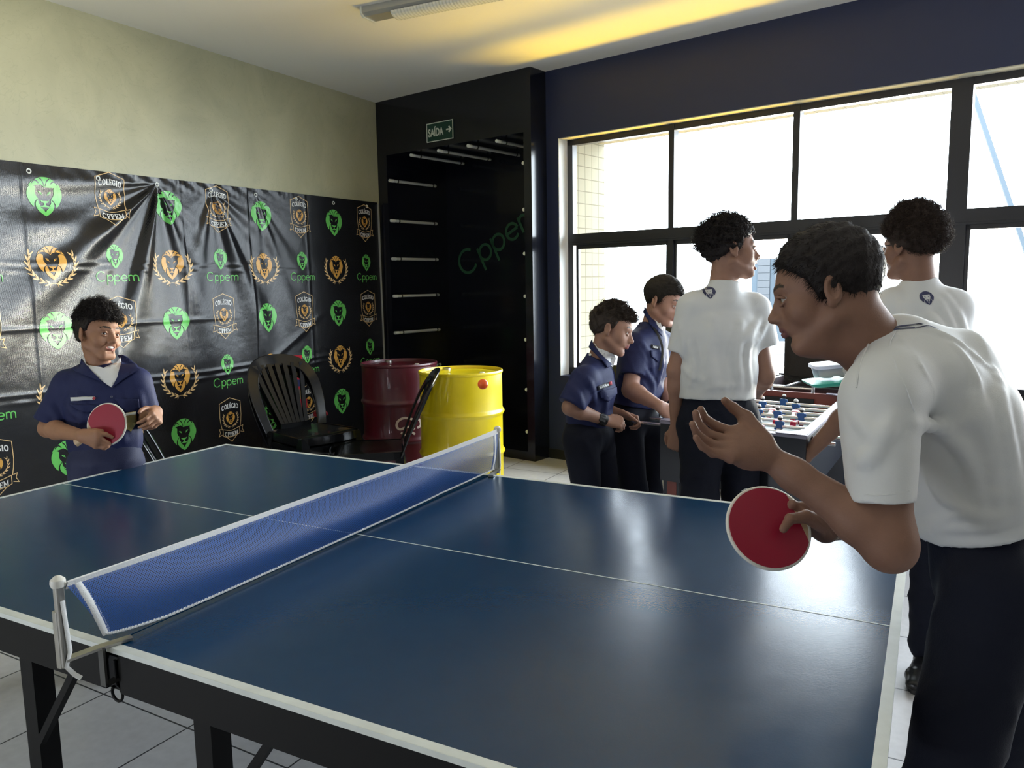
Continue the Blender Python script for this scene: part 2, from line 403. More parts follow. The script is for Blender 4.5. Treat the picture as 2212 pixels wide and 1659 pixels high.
# ground outside, a storey down, pale in the sun
struct(MB().quad(wp(-14, .23, -.35), wp(16, .23, -.35), wp(16, 24, -.35), wp(-14, 24, -.35)).build('floor_outside', mat('outside_paving', (.10, .098, .09), .8)))

# baseboard and threshold edge
struct(MB().bar(npt(-1.8, -.006, .035), npt(nL, -.006, .035), .012, .07).build('baseboard_niche', M_niche))
struct(MB().bar(wp(-.0, -.006, .04), wp(5.8, -.006, .04), .012, .08).build('baseboard_window', M_niche))

# ------------------------------------------------------------------ niche tubes, sign and wall lettering
M_tube = mat('milky_tube_glass', (.62, .64, .62), .25); M_cap = mat('tube_end_cap', (.75, .77, .72), .35); M_clip = mat('black_clip', (.01, .01, .01), .5)
def tube_light(A, B, label, group):
    A = np.array(A); B = np.array(B); d = B - A; Ln = np.linalg.norm(d); d /= Ln
    c = (A + B) / 2
    r = empty('tube_lamp', A, label, 'lamp', group)
    MB().tube([A + d * .05, B - d * .04], .0135, 14).build('glass_tube', M_tube, r, True)
    MB().tube([A, A + d * .004, A + d * .05], [.012, .0145, .0145], 14).build('end_cap', M_cap, r, True)
    MB().tube([B - d * .04, B - d * .004, B], [.0145, .0145, .012], 14).build('end_cap', M_cap, r, True)
    for s_ in (.17, .93):
        p = A + d * Ln * s_
        MB().tube([p - d * .006, p + d * .006], .0165, 14).build('clip', M_clip, r, True)
hts = [2.406, 2.046, 1.70, 1.356, 1.014, .665]
words = ['topmost', 'second from the top', 'third from the top', 'fourth from the top', 'fifth from the top', 'lowest']
for z, wd_ in zip(hts, words):
    A = npt(nL + .022, .005, z); B = npt(nL + .022, .61, z)
    tube_light(A, B, f'unlit white tube on the left side of the niche, {wd_}', 'unlit tubes on the left side of the niche')
ordw = ['topmost', 'second from the top', 'third from the top', 'fourth from the top', 'fifth from the top', 'second from the bottom', 'lowest']
for k, z in enumerate([2.406, 2.046, 1.70, 1.36, 1.01, .60, .25]):
    A = npt(nR - .012, .002, z - .01); B = npt(nR - .012, .60, z - .01)
    tube_light(A, B, 'unlit tube end cap showing at the right niche edge, ' + ordw[k], 'unlit tubes on the right side of the niche')
for k, (a, b) in enumerate([((887, 335), (995, 356)), ((945, 325), (1052, 349)), ((1012, 315), (1114, 343)), ((1075, 305), (1140, 322))]):
    z = nT - .03
    A = on_z(*a, z); d = NN
    A = npt((A - NO) @ NU, .01, z)
    tube_light(A, A + d * (.70), 'unlit white tube under the niche top, ' + ['leftmost of the four', 'second from the left', 'third from the left', 'rightmost'][k], 'unlit tubes under the top of the niche')

M_signg = mat('sign_dark_green', (.006, .045, .03), .4); M_signw = mat('sign_white', (.62, .66, .58), .5)
def plane_text(mb, txt, O, X, Y, size, wscale=1.0, bold=0.0, off=0.0, center=True, mi=0):
    V, F = text_polys(txt, bold)
    n = np.cross(X, Y); w0 = V[:, 0].min(); w1 = V[:, 0].max()
    x = (V[:, 0] - ((w0 + w1) / 2 if center else w0)) * wscale
    P = [np.array(O) + np.array(X) * a * size + np.array(Y) * b * size + n * off for a, b in zip(x, V[:, 1])]
    return mb.add(P, F, mi)
su0 = (at(923, 268, 6.76) - NO) @ NU; su0 = -1.123
sg = empty('exit_sign', npt(-.97, -.004, 2.76), 'dark green rectangular SAÍDA exit sign with white arrow above the black niche', 'sign')
A = npt(-.97, -.004, 2.753)
MB().box(A, (.312, .006, .158), NU, NN, (0, 0, 1)).build('sign_plate', M_signg, sg)
b = MB()
for (c, sz) in (((0, .0755), (.312, .007)), ((0, -.0755), (.312, .007)), ((-.1525, 0), (.007, .158)), ((.1525, 0), (.007, .158))):
    b.box(npt(-.97 + c[0], -.0085, 2.753 + c[1]), (sz[0], .003, sz[1]), NU, NN, (0, 0, 1))
b.build('sign_border', M_signw, sg)
b = MB(); plane_text(b, 'SAÍDA', npt(-.97 - .045, -.0095, 2.753 - .032), NU, (0, 0, 1), .088, .72, .035)
b.build('lettering', M_signw, sg)
b = MB()
ar = [(-.028, .006), (.006, .006), (-.006, .019), (.005, .028), (.032, 0), (.005, -.028), (-.006, -.019), (.006, -.006), (-.028, -.006)]
b.prism([npt(-.97 + .107 + x * 1.05, -.0085, 2.757 + y) for x, y in ar], NN * -.0015)
b.build('arrow', M_signw, sg)

# "Cppem" in thin round letters (strokes), reused on banner and niche
def arc(cx, cy, r, a0, a1, n=18, ry=None):
    ry = ry or r
    return [(cx + r * math.cos(math.radians(a0 + (a1 - a0) * k / n)), cy + ry * math.sin(math.radians(a0 + (a1 - a0) * k / n))) for k in range(n + 1)]
def cppem_strokes():
    S = []
    S.append(arc(.52, .50, .48, 42, 318, 26))                                   # C, cap height 1
    x = 1.22
    for k in range(2):
        S.append([(x, .68), (x, -.32)]); S.append(arc(x + .31, .34, .31, 0, 360, 26)); x += .80
    x += .02
    S.append([(x, .36), (x + .60, .36)]); S.append(arc(x + .30, .34, .31, 4, 318, 24)); x += .78   # e
    S.append([(x, .67), (x, .02)]); S.append(arc(x + .20, .44, .20, 180, 0, 10) + [(x + .40, .02)]); S.append(arc(x + .60, .44, .20, 180, 0, 10) + [(x + .80, .02)])
    return S, x + .84
def stroke_poly(pts, w):
    """ribbon of width w along 2D points: V, quads"""
    P = np.array(pts, float); n = len(P); V = []
    for i in range(n):
        t = P[min(i + 1, n - 1)] - P[max(i - 1, 0)]; t /= np.linalg.norm(t) + 1e-9; nn = np.array([-t[1], t[0]])
        V += [P[i] + nn * w / 2, P[i] - nn * w / 2]
    return V, [(2 * i, 2 * i + 1, 2 * i + 3, 2 * i + 2) for i in range(n - 1)]
M_green_d = mat('wall_lettering_green', (.02, .09, .04), .6)
S_, W_ = cppem_strokes()
a0 = math.radians(33); cx = .0
O2 = None
b = MB()
# baseline start/end fitted on the niche back
def nb_uv(px, py):
    d = ray(px, py); p0 = npt(0, ND, 0); t = ((p0 - CAM) @ NN) / (d @ NN); q = CAM + d * t
    return np.array([(q - NO) @ NU, q[2]])
p1 = nb_uv(1003, 600); p2 = nb_uv(1165, 478)
ax = (p2 - p1) / np.linalg.norm(p2 - p1); ay = np.array([-ax[1], ax[0]]); sz = np.linalg.norm(p2 - p1) / W_
for st in S_:
    V, F = stroke_poly(st, .115)
    b.add([npt(*(p1 + (ax * v[0] + ay * v[1]) * sz)[:1], ND - .004, (p1 + (ax * v[0] + ay * v[1]) * sz)[1]) for v in V], F)
o = b.build('wall_lettering', M_green_d); tag(o, 'green Cppem lettering slanting upward on the back of the black niche', 'lettering')

# ------------------------------------------------------------------ ceiling lamp
M_lampb = mat('lamp_housing_grey', (.42, .43, .42), .35, metal=.3); M_diff = mat('prismatic_diffuser', (.78, .78, .70), .25)
La = np.array([-1.70, 3.10, ZC]); Ld = np.array([math.cos(math.radians(-3)), -math.sin(math.radians(-3)), 0]); Ld = np.array([math.cos(math.radians(2)), math.sin(math.radians(2)), 0]); Ln_ = np.array([-Ld[1], Ld[0], 0])
lp = empty('fluorescent_ceiling_lamp', La, 'grey fluorescent strip lamp with ribbed diffuser mounted on the white ceiling', 'lamp')
LL = 1.36; hw = .075
prof = [(-hw, 0), (-hw, -.035), (-hw * .7, -.052), (hw * .7, -.052), (hw, -.035), (hw, 0)]
b = MB(); b.prism([La + Ln_ * x + np.array([0, 0, z]) for x, z in prof], Ld * LL); b.build('lamp_housing', M_lampb, lp)
for s0 in (-.006, LL - .006):
    b = MB(); b.prism([La + Ld * s0 + Ln_ * x * 1.08 + np.array([0, 0, z * 1.12]) for x, z in prof], Ld * .012); b.build('end_plate', M_cap, lp)
b = MB(); NR = 88
V = []; F = []
for i in range(NR + 1):
    rr = 1.0 + (.05 if i % 2 else 0)
    for k in range(11):
        an = math.pi * k / 10
        V.append(La + Ld * (.20 + (LL - .4) * i / NR) + Ln_ * (-math.cos(an) * hw * .82 * rr) + np.array([0, 0, -.050 - math.sin(an) * .034 * rr]))
for i in range(NR):
    for k in range(10): F.append((i * 11 + k, i * 11 + k + 1, (i + 1) * 11 + k + 1, (i + 1) * 11 + k))
b.add(V, F); b.build('diffuser', M_diff, lp)

# ------------------------------------------------------------------ table tennis table
TZ = 0.76
def table_blue():
    m = bpy.data.materials.new('table_blue_lacquer'); m.use_nodes = True; nt = m.node_tree; N = nt.nodes; L = nt.links; b = N['Principled BSDF']
    tc = N.new('ShaderNodeTexCoord')
    def noise(sc, det, rough=.5):
        n = N.new('ShaderNodeTexNoise'); n.inputs['Scale'].default_value = sc; n.inputs['Detail'].default_value = det; n.inputs['Roughness'].default_value = rough; L.new(tc.outputs['Object'], n.inputs['Vector']); return n.outputs[0]
    n1 = noise(9, 6, .65)
    mx = N.new('ShaderNodeMix'); mx.data_type = 'RGBA'; mx.inputs[6].default_value = (.002, .032, .094, 1); mx.inputs[7].default_value = (.005, .044, .114, 1); L.new(n1, mx.inputs[0]); L.new(mx.outputs[2], b.inputs['Base Color'])
    mr = N.new('ShaderNodeMapRange'); mr.inputs[1].default_value = .3; mr.inputs[2].default_value = .7; mr.inputs[3].default_value = .215; mr.inputs[4].default_value = .247; L.new(noise(16, 4, .6), mr.inputs[0]); L.new(mr.outputs[0], b.inputs['Roughness'])
    bp = N.new('ShaderNodeBump'); bp.inputs['Strength'].default_value = .10; bp.inputs['Distance'].default_value = .0010; L.new(noise(240, 2), bp.inputs['Height']); L.new(bp.outputs[0], b.inputs['Normal'])
    b.inputs['Specular IOR Level'].default_value = .40
    return m
M_tblue = table_blue()
M_line = mat('table_white_line', (.72, .76, .74), .4, var=.05, vscale=30)
M_blk = mat('table_black_metal', (.0018, .0018, .0024), .6, spec=.2)
tt = empty('table_tennis_table', (0, .76, 0), 'blue table tennis table with white edge lines and black steel undercarriage', 'table')
LW = .018
for s_ in (-1, 1):
    x0, x1 = (.0025, 1.37) if s_ > 0 else (-1.37, -.0025)
    o = MB().box(((x0 + x1) / 2, .7625, TZ - .005), (x1 - x0, 1.525, .010)).build('table_top', M_tblue, tt)
    b = MB(); zz = TZ + .0006
    for (a, c, d, e) in ((x0, x1, 0, LW), (x0, x1, 1.525 - LW, 1.525), (x0, x1, .7625 - .0016, .7625 + .0016)):
        b.box(((a + c) / 2, (d + e) / 2, zz - .0005), (c - a, e - d, .001))
    xe = 1.37 if s_ > 0 else -1.37
    b.box((xe - s_ * LW / 2, .7625, zz - .0004), (LW, 1.525 - .0001, .001))
    for yy in (-.0006, 1.5256): b.box(((x0 + x1) / 2, yy, TZ - .0048), (x1 - x0, .0012, .0104))
    b.box((xe + s_ * .0006, .7625, TZ - .0048), (.0012, 1.525, .0104))
    b.build('white_line', M_line, tt)
    b = MB()
    for yy in (.022, 1.503): b.box(((x0 + x1) / 2, yy, TZ - .054), (x1 - x0 - .04, .028, .088))
    b.box((xe - s_ * .03, .7625, TZ - .058), (.028, 1.46, .080)); b.box((s_ * .05, .7625, TZ - .058), (.028, 1.46, .080))
    b.build('apron', M_blk, tt)
legs = [(-.342, .055), (.222, .055), (-.30, 1.455), (.30, 1.455), (1.18, 1.40), (-1.18, 1.40), (-1.18, .12)]
for (x, y) in legs:
    b = MB(); b.bar((x, y, TZ - .09), (x, y, .012), .046, .046, up=(1, 0, 0)); b.build('leg', M_blk, tt)
    b = MB(); b.lathe([(0, 0), (.034, 0), (.034, .010), (.028, .016), (0, .016)], (x, y, 0), n=16); b.build('leg_foot', M_blk, tt)
for (x, y, s_) in ((-.342, .055, 1), (.222, .055, 1), (-.30, 1.455, 1), (-1.18, 1.40, 1)):
    b = MB(); b.bar((x + .024, y - .02, TZ - .31), (x + s_ * .19, y - .02, TZ - .09), .016, .016, up=(0, 1, 0)); b.build('brace', M_blk, tt)
b = MB(); b.box((0.0, .03, TZ - .065), (.22, .03, .075), bev=.01); b.build('hinge_plate', M_blk, tt)

# ---- net
M_net = bpy.data.materials.new('blue_net_mesh'); M_net.use_nodes = True
def net_mat():
    nt = M_net.node_tree; N = nt.nodes; L = nt.links; b = N['Principled BSDF']; out = N['Material Output']
    b.inputs['Base Color'].default_value = (.014, .075, .30, 1); b.inputs['Roughness'].default_value = .5
    tc = N.new('ShaderNodeTexCoord'); mp = N.new('ShaderNodeMapping'); mp.inputs['Rotation'].default_value = (0, 0, math.radians(45)); L.new(tc.outputs['UV'], mp.inputs[0])
    ck = N.new('ShaderNodeTexBrick'); ck.offset = 0; ck.inputs['Scale'].default_value = 1; ck.inputs['Brick Width'].default_value = .0042; ck.inputs['Row Height'].default_value = .0042; ck.inputs['Mortar Size'].default_value = .0011; ck.inputs['Mortar Smooth'].default_value = .1
    L.new(mp.outputs[0], ck.inputs['Vector'])
    tr = N.new('ShaderNodeBsdfTransparent'); mx = N.new('ShaderNodeMixShader'); L.new(ck.outputs['Fac'], mx.inputs[0]); L.new(tr.outputs[0], mx.inputs[1]); L.new(b.outputs[0], mx.inputs[2]); L.new(mx.outputs[0], out.inputs[0])
net_mat()
nr = empty('table_net', (0, .7625, TZ), 'blue mesh net with white tape stretched across the middle of the table', 'net')
yA, yB = -.066, 1.591
def net_pt(s, v):
    """s 0..1 from the near post to the far one, v 0 bottom .. 1 top"""
    y = yA + (yB - yA) * s + (1 - v) * (.066 * max(0, 1 - s / .10) ** 2 - .030 * max(0, (s - .93) / .07) ** 2)
    sag = -.012 * math.sin(math.pi * s)
    zt = TZ + .148 + sag; zb = TZ + .012 - .004 * math.sin(math.pi * s)
    if s < .12: zb += (.12 - s) * .12
    bx = -.012 * math.sin(math.pi * s) + .006 * math.sin(9 * s + 1)
    belly = .022 * math.sin(math.pi * v) * (.3 + math.sin(math.pi * s)) + .028 * (1 - v) * math.sin(math.pi * min(1, s * 1.3)) 
    return np.array([bx + belly - .005, y, zb + (zt - zb) * v])
nS, nV = 120, 14
V = [net_pt(i / nS, j / nV) for i in range(nS + 1) for j in range(nV + 1)]
F = [(i * (nV + 1) + j, (i + 1) * (nV + 1) + j, (i + 1) * (nV + 1) + j + 1, i * (nV + 1) + j + 1) for i in range(nS) for j in range(nV)]
o = mesh_obj('net_mesh', V, F, M_net, nr)
uv = o.data.uv_layers.new(); 
for l in o.data.loops:
    i, j = divmod(l.vertex_index, nV + 1); uv.data[l.index].uv = (i / nS * 1.8, j / nV * .14)
M_tape = mat('white_net_tape', (.78, .79, .80), .6, bump=.3, bscale=300)
b = MB(); hh = []
for i in range(nS + 1):
    p = net_pt(i / nS, 1); tw = .5 * max(0, 1 - i / 20)
    d = np.array([math.sin(tw), 0, math.cos(tw)]) * .009; t = np.array([math.cos(tw), 0, -math.sin(tw)]) * .0018
    hh.append([p - d - t, p + d - t, p + d + t, p - d + t])
V = [q for r in hh for q in r]; F = []
for i in range(nS):
    for k in range(4): F.append((i * 4 + k, i * 4 + (k + 1) % 4, i * 4 + 4 + (k + 1) % 4, i * 4 + 4 + k))
b.add(V, F); b.build('top_tape', M_tape, nr)
b = MB(); pts = []
for st in (0, 1):
    pts = []
    for i in range(nS * 4 + 1):
        s_ = i / (nS * 4); p = net_pt(s_, 0); a = s_ * 1.8 / .010 * 2 * math.pi / 2 + st * math.pi
        pts.append(p + np.array([math.cos(a), 0, math.sin(a)]) * .0016)
    b.tube(pts, .0021, 5)
b.build('bottom_cord', M_tape, nr, True)
for s_ in (.012, .988):
    b = MB(); b.tube([net_pt(s_, v / 10) + np.array([-.002, 0, -.0]) for v in range(11)], .009, 8, flat=.35, ref=(1, 0, 0)); b.build('side_tape', M_tape, nr, True)
M_chrome = mat('worn_chrome', (.42, .41, .38), .28, metal=.9, bump=.1, bscale=120); M_wht = mat('white_plastic_cap', (.75, .74, .70), .4)
def net_post(yc, sy, label):
    P = np.array([-.012, yc, 0.0])
    b = MB(); b.bar(P + [0, 0, TZ - .012], P + [0, 0, TZ + .150], .013, .017, up=(0, 1, 0), bev=.003); r = b.build('net_post', M_chrome, nr); r['label'] = label
    b = MB(); b.bar(P + [-.006, 0, TZ - .014], P + [-.006, 0, TZ + .10], .015, .020, up=(0, 1, 0), bev=.003); b.build('post_sleeve', M_chrome, r)
    b = MB(); b.lathe([(0, 0), (.012, 0), (.014, .006), (.013, .014), (.006, .020), (0, .021)], P + [0, 0, TZ + .146], n=14); b.build('post_cap', M_wht, r, True)
    b = MB(); q = [P + [0, 0, TZ + .002], P + [.014, sy * .060, TZ + .004], P + [.034, sy * .116, TZ + .005]]
    for i in range(len(q) - 1): b.bar(q[i], q[i + 1], .020, .005)
    b.build('clamp_arm', M_chrome, r)
    c = P + [.018, sy * .096, 0]
    b = MB(); b.bar(c + [0, -sy * .035, TZ + .004], c + [0, -sy * .035, TZ - .075], .016, .005, up=(0, 1, 0)); b.bar(c + [0, -sy * .035, TZ - .073], c + [0, sy * .03, TZ - .073], .016, .005); b.bar(c + [0, sy * .028, TZ - .073], c + [0, sy * .028, TZ - .02], .005, .010, up=(0, 1, 0))
    b.build('clamp_bracket', mat('dark_steel', (.09, .09, .09), .35, metal=.7), r)
    s0 = c + [0, sy * .0 - sy * .01, TZ - .073]
    pts = [s0 + [0, 0, .04], s0 + [0, 0, -.012]] + [s0 + np.array([0, 0, -.030]) + np.array([math.sin(a) * .016, 0, math.cos(a) * .016]) for a in np.radians(np.arange(20, 330, 25))]
    b = MB(); b.tube(pts, .003, 8); b.build('clamp_screw', M_blk, r, True)
    b = MB(); b.tube([P + [.008, 0, TZ + .12], P + [.012, sy * .004, TZ + .02], P + [.006, -sy * .002, TZ - .01], P + [.012, sy * .008, TZ - .028], P + [.022, sy * .014, TZ - .036]], .0045, 8, flat=.3, ref=(1, 0, 0)); b.build('tie_strap', M_tape, r, True)
net_post(-.074, 1, 'steel net post with hooked clamp screw at the near edge of the table')
net_post(1.599, -1, 'steel net post at the far table edge, in front of the yellow drum')

# ball in the air
o = MB().ball(at(1043, 830, 3.0), .02, 12).build('table_tennis_ball', mat('orange_ball', (.95, .12, .01), .4), None, True); tag(o, 'small orange ball flying over the far side of the net, before the yellow drum', 'ball')

# ------------------------------------------------------------------ banner on the left wall
M_vinyl = bpy.data.materials.new('black_gloss_vinyl'); M_vinyl.use_nodes = True
def vinyl(m, col, rough=.24):
    m.use_nodes = True; nt = m.node_tree; N = nt.nodes; L = nt.links; b = N['Principled BSDF']; b.inputs['Base Color'].default_value = (*col, 1); b.inputs['Roughness'].default_value = rough
    b.inputs['Specular IOR Level'].default_value = .55
    tc = N.new('ShaderNodeTexCoord')
    wv = N.new('ShaderNodeTexWave'); wv.inputs['Scale'].default_value = 60; wv.bands_direction = 'Y'; L.new(tc.outputs['Object'], wv.inputs['Vector'])
    n1 = N.new('ShaderNodeTexNoise'); n1.inputs['Scale'].default_value = 9; n1.inputs['Detail'].default_value = 5; L.new(tc.outputs['Object'], n1.inputs['Vector'])
    ad = N.new('ShaderNodeMath'); ad.operation = 'MULTIPLY_ADD'; ad.inputs[1].default_value = 8.0; L.new(n1.outputs[0], ad.inputs[0]); L.new(wv.outputs['Fac'], ad.inputs[2])
    bp = N.new('ShaderNodeBump'); bp.inputs['Strength'].default_value = .35; bp.inputs['Distance'].default_value = .0012; L.new(ad.outputs[0], bp.inputs['Height']); L.new(bp.outputs[0], b.inputs['Normal'])
    return m
vinyl(M_vinyl, (.010, .010, .012))
PR = {'green': vinyl(bpy.data.materials.new('print_green'), (.16, .62, .13)), 'gold': vinyl(bpy.data.materials.new('print_gold'), (.80, .42, .09)),
      'white': vinyl(bpy.data.materials.new('print_white'), (.80, .80, .78)), 'pale': vinyl(bpy.data.materials.new('print_pale_gold'), (.85, .58, .28))}
BY0, BY1, BZ0, BZ1 = .55, 5.005, .02, 2.20
def btop(y): return 2.175 + .04 * (y - 1.7) / 3.3
GY = [1.82, 2.24, 2.66, 3.10, 3.52, 3.95, 4.40, 4.85]
def relief(y, z):
    """bulge of the hanging vinyl out from the wall (m)"""
    y = np.asarray(y, float); z = np.asarray(z, float)
    zt = btop(y); h = .012 + .004 * np.sin(2.1 * y + .7) + .004 * np.sin(3.3 * z + y)
    # fans of folds spreading from the grommets that carry the weight
    for gy, amp, n, lean, w in ((2.66, .050, 9.0, -.45, .80), (3.10, .036, 8.0, .25, .60), (3.52, .010, 9, .3, .5)):
        dy = y - gy; dz = np.maximum(zt - .04 - z, .001); th = np.arctan2(dy, dz); r = np.hypot(dy, dz)
        env = np.exp(-((th - lean) / w) ** 2) * np.clip(r / .12, 0, 1) * np.exp(-(r / 1.25) ** 2)
        h = h + amp * env * (np.sin(n * (th - lean) + .8 * np.sin(2 * th)) * .6 + .28 * np.sin(2.3 * n * th + 1.3))
    # sagging swags at the top left
    h = h + .008 * np.exp(-((y - 2.0) / .35) ** 2) * np.sin((zt - z) * 22) * np.exp(-((zt - z - .25) / .25) ** 2)
    # soft vertical waves
    h = h + .004 * np.sin(y * 15 + 1.2 * np.sin(z * 2.1)) * np.exp(-((y - 3.0) / .8) ** 2) * np.clip((1.9 - z) / .6, 0, 1)
    # packing creases
    for cy, a in ((1.78, 1), (2.27, .6), (2.83, 1), (3.42, 1.2), (4.05, .4)):
        yy = y - cy - .02 * (2.1 - z) * .5
        h = h + .0045 * a * np.exp(-(yy / .015) ** 2) - .0015 * a * np.exp(-((yy - .03) / .02) ** 2)
    for cz, a in ((1.62, .5), (.87 + .76 * .0, 1.0)):
        zz = z - cz - .006 * np.sin(6 * y)
        h = h + .004 * a * np.exp(-(zz / .014) ** 2) + .003 * a * np.exp(-((zz + .045) / .015) ** 2) * (1 + .6 * np.sin(31 * y))
    zz = z - 1.24; h = h + .0030 * np.exp(-(zz / .014) ** 2) * np.clip((3.3 - y) / .2, 0, 1)
    # puckered hem
    e = np.clip((z - (zt - .085)) / .085, 0, 1)
    h = h + e * (.0035 * np.sin(y * 95 + 3 * np.sin(y * 13)) + .003 * np.sin(y * 41 + z * 60)) * np.exp(-((y - 2.9) / .75) ** 2)
    # drawn wrinkle low right
    d = (y - 3.75) * .55 - (z - .98); h = h + .006 * np.exp(-(d / .03) ** 2) * np.exp(-((y - 3.85) / .3) ** 2)
    return .003 + .005 * np.log1p(np.exp(np.clip((h - .003) / .005, -20, 20)))
NY, NZ = 640, 320
ys = np.linspace(BY0, BY1, NY); vs = np.linspace(0, 1, NZ)
YY, VV = np.meshgrid(ys, vs, indexing='ij'); ZZ = BZ0 + (btop(YY) - BZ0) * VV; HH = relief(YY, ZZ)
V = np.stack([XL + HH, YY, ZZ], -1).reshape(-1, 3)
i, j = np.meshgrid(np.arange(NY - 1), np.arange(NZ - 1), indexing='ij'); k = (i * NZ + j).ravel()
Fq = np.stack([k, k + 1, k + NZ + 1, k + NZ], 1)[:, ::-1]

# --- emblems as flat polygons (u right = +y, v up), then draped on the relief
def mirror(p): return [(-x, y) for x, y in p][::-1]
def L_(pts, n=6): return [tuple(q) for q in crom([(x, 1 - y) for x, y in pts], n)]
LION = []     # (polygon, colour key or 'bg')
crown_half = L_([(0, 0), (-.2, .008), (-.38, .04), (-.65, .11), (-.80, .175), (-.94, .27)], 5) + L_([(-.94, .27), (-.75, .2), (-.5, .175), (-.27, .19), (-.12, .22), (-.02, .262)], 5)[1:]
LION.append((crown_half + mirror(crown_half)[:-1], 'c'))
side = L_([(-.95, .31), (-.815, .242), (-.62, .24), (-.52, .275), (-.515, .335), (-.53, .415), (-.48, .485), (-.37, .555)], 5) + L_([(-.37, .555), (-.50, .6), (-.60, .675), (-.63, .775)], 5)[1:] + L_([(-.63, .775), (-.76, .715), (-.89, .615), (-.99, .5), (-1.0, .4), (-.95, .31)], 5)[1:-1]
beard = L_([(-.37, .575), (-.48, .625), (-.53, .70), (-.5, .785), (-.37, .875), (-.18, .95), (0, 1.0)], 5) + L_([(0, 1.0), (0, .91), (-.02, .895), (-.08, .84), (-.2, .79), (-.31, .75)], 4)[1:] + L_([(-.31, .75), (-.27, .717), (-.35, .667), (-.37, .575)], 4)[1:-1]
nose = L_([(-.245, .585), (-.15, .606), (0, .604)], 4) + [(0, 1 - .765)] + L_([(0, .765), (-.2, .768), (-.31, .752), (-.2, .742), (-.09, .722), (-.045, .70), (-.06, .665), (-.2, .63), (-.245, .585)], 4)[1:-1]
eye = L_([(-.38, .365), (-.27, .37), (-.19, .4), (-.155, .465), (-.21, .435), (-.3, .42), (-.38, .365)], 4)[:-1]
for p in (side, beard, nose, eye): LION.append((p, 'c')); LION.append((mirror(p), 'c'))
def thin(pts, w):
    q = [(x, 1 - y) for x, y in pts]; q = [tuple(a) for a in crom(q, 5)]; V_, F_ = stroke_poly(q, w)
    m = len(q); out = [tuple(V_[2 * k]) for k in range(m)] + [tuple(V_[2 * k + 1]) for k in range(m - 1, -1, -1)]
    return out
for p in ([(-.28, .035), (-.12, .11), (-.03, .235)], [(-.73, .175), (-.60, .112), (-.48, .105), (-.34, .165)]):
    t = thin(p, .035); LION.append((t, 'bg')); LION.append((mirror(t), 'bg'))
eb = [(-.3, 1 - .388), (-.26, 1 - .383), (-.24, 1 - .40), (-.28, 1 - .405)]; LION.append((eb, 'bg')); LION.append((mirror(eb), 'bg'))

def lion(cx, cy, w, h, key):
    return [([(cx + x * w / 2, cy + (y - .5) * h) for x, y in p], key if c == 'c' else 'bg') for p, c in LION]
def leafp(cx, cy, ang, ln, wd):
    pts = []
    for k in range(12):
        t = k / 12 * 2 * math.pi; x = math.cos(t) * ln / 2; y = math.sin(t) * wd / 2 * (1 - .25 * math.cos(t))
        pts.append((cx + x * math.cos(ang) - y * math.sin(ang), cy + x * math.sin(ang) + y * math.cos(ang)))
    return pts
def wreath(cx, cy, w, h, key, n=8):
    out = []
    for s in (-1, 1):
        stem = []
        for k in range(n + 1):
            a = math.radians(-96 + k * (118 / n)); px = math.cos(a) * w / 2 * .92; py = math.sin(a) * h / 2 * .95
            stem.append((cx + s * px, cy + py + h * .02))
            if k == 0: continue
            tx, ty = -math.sin(a) * w, math.cos(a) * h; ta = math.atan2(ty, s * tx)
            for side_ in (-1, 1):
                ang = ta + side_ * math.radians(26) * s
                ln = h * .15; ox = math.cos(ang) * ln * .5; oy = math.sin(ang) * ln * .5
                out.append((leafp(stem[-1][0] + ox, stem[-1][1] + oy, ang, ln, h * .038), key))
        stem = [(cx - s * w * .10, cy - h * .54)] + stem
        V_, _f = stroke_poly([tuple(q) for q in crom(stem, 3)], h * .010); m = len(V_) // 2
        out.append(([tuple(V_[2 * k]) for k in range(m)] + [tuple(V_[2 * k + 1]) for k in range(m - 1, -1, -1)], key))
    return out

# bold slab-serif capitals as strokes: (points, width)
SER = .11
def serif_letter(ch):
    T, t = .23, .12   # thick and thin strokes; cell height 1
    S = []
    def st(p, w): S.append((p, w))
    if ch in 'CG':
        st(arc(.40, .5, .33, 45, 315, 20, .43), T * .85); st([(.64, .95), (.64, .68)], t * .8)
        if ch == 'G': st([(.64, .42), (.64, .08)], T * .8); st([(.45, .42), (.80, .42)], SER)
        return S, .82
    if ch == 'O': st(arc(.42, .5, .31, 0, 360, 24, .42), T * .85); return S, .86
    if ch in 'LÉE':
        st([(.22, 0.02), (.22, .98)], T); st([(.04, .95), (.44, .95)], SER); st([(.04, .055), (.66, .055)], SER); st([(.64, .0), (.64, .30)], t)
        if ch != 'L':
            st([(.04, .95), (.62, .95)], SER); st([(.60, 1.0), (.60, .74)], t); st([(.22, .5), (.48, .5)], SER); st([(.48, .62), (.48, .38)], t)
            if ch == 'É': st([(.30, 1.10), (.46, 1.26)], .12)
        return S, .72
    if ch == 'I': st([(.22, .02), (.22, .98)], T); st([(.04, .95), (.40, .95)], SER); st([(.04, .055), (.40, .055)], SER); return S, .46
    if ch == 'P':
        st([(.22, .02), (.22, .98)], T); st([(.04, .95), (.40, .95)], SER); st([(.04, .055), (.42, .055)], SER)
        st([(.22, .94), (.42, .94)] + arc(.42, .715, .20, 90, -90, 12, .225) + [(.22, .49)], t * 1.25); return S, .70
    if ch == 'M':
        st([(.20, .02), (.20, .98)], T * .75); st([(.84, .02), (.84, .98)], T * .9); st([(.20, .96), (.52, .18)], T * .8); st([(.52, .18), (.84, .96)], t)
        for x in (.2, .84): st([(x - .16, .055), (x + .16, .055)], SER)
        st([(.04, .95), (.22, .95)], SER); st([(.84, .95), (1.0, .95)], SER); return S, 1.06
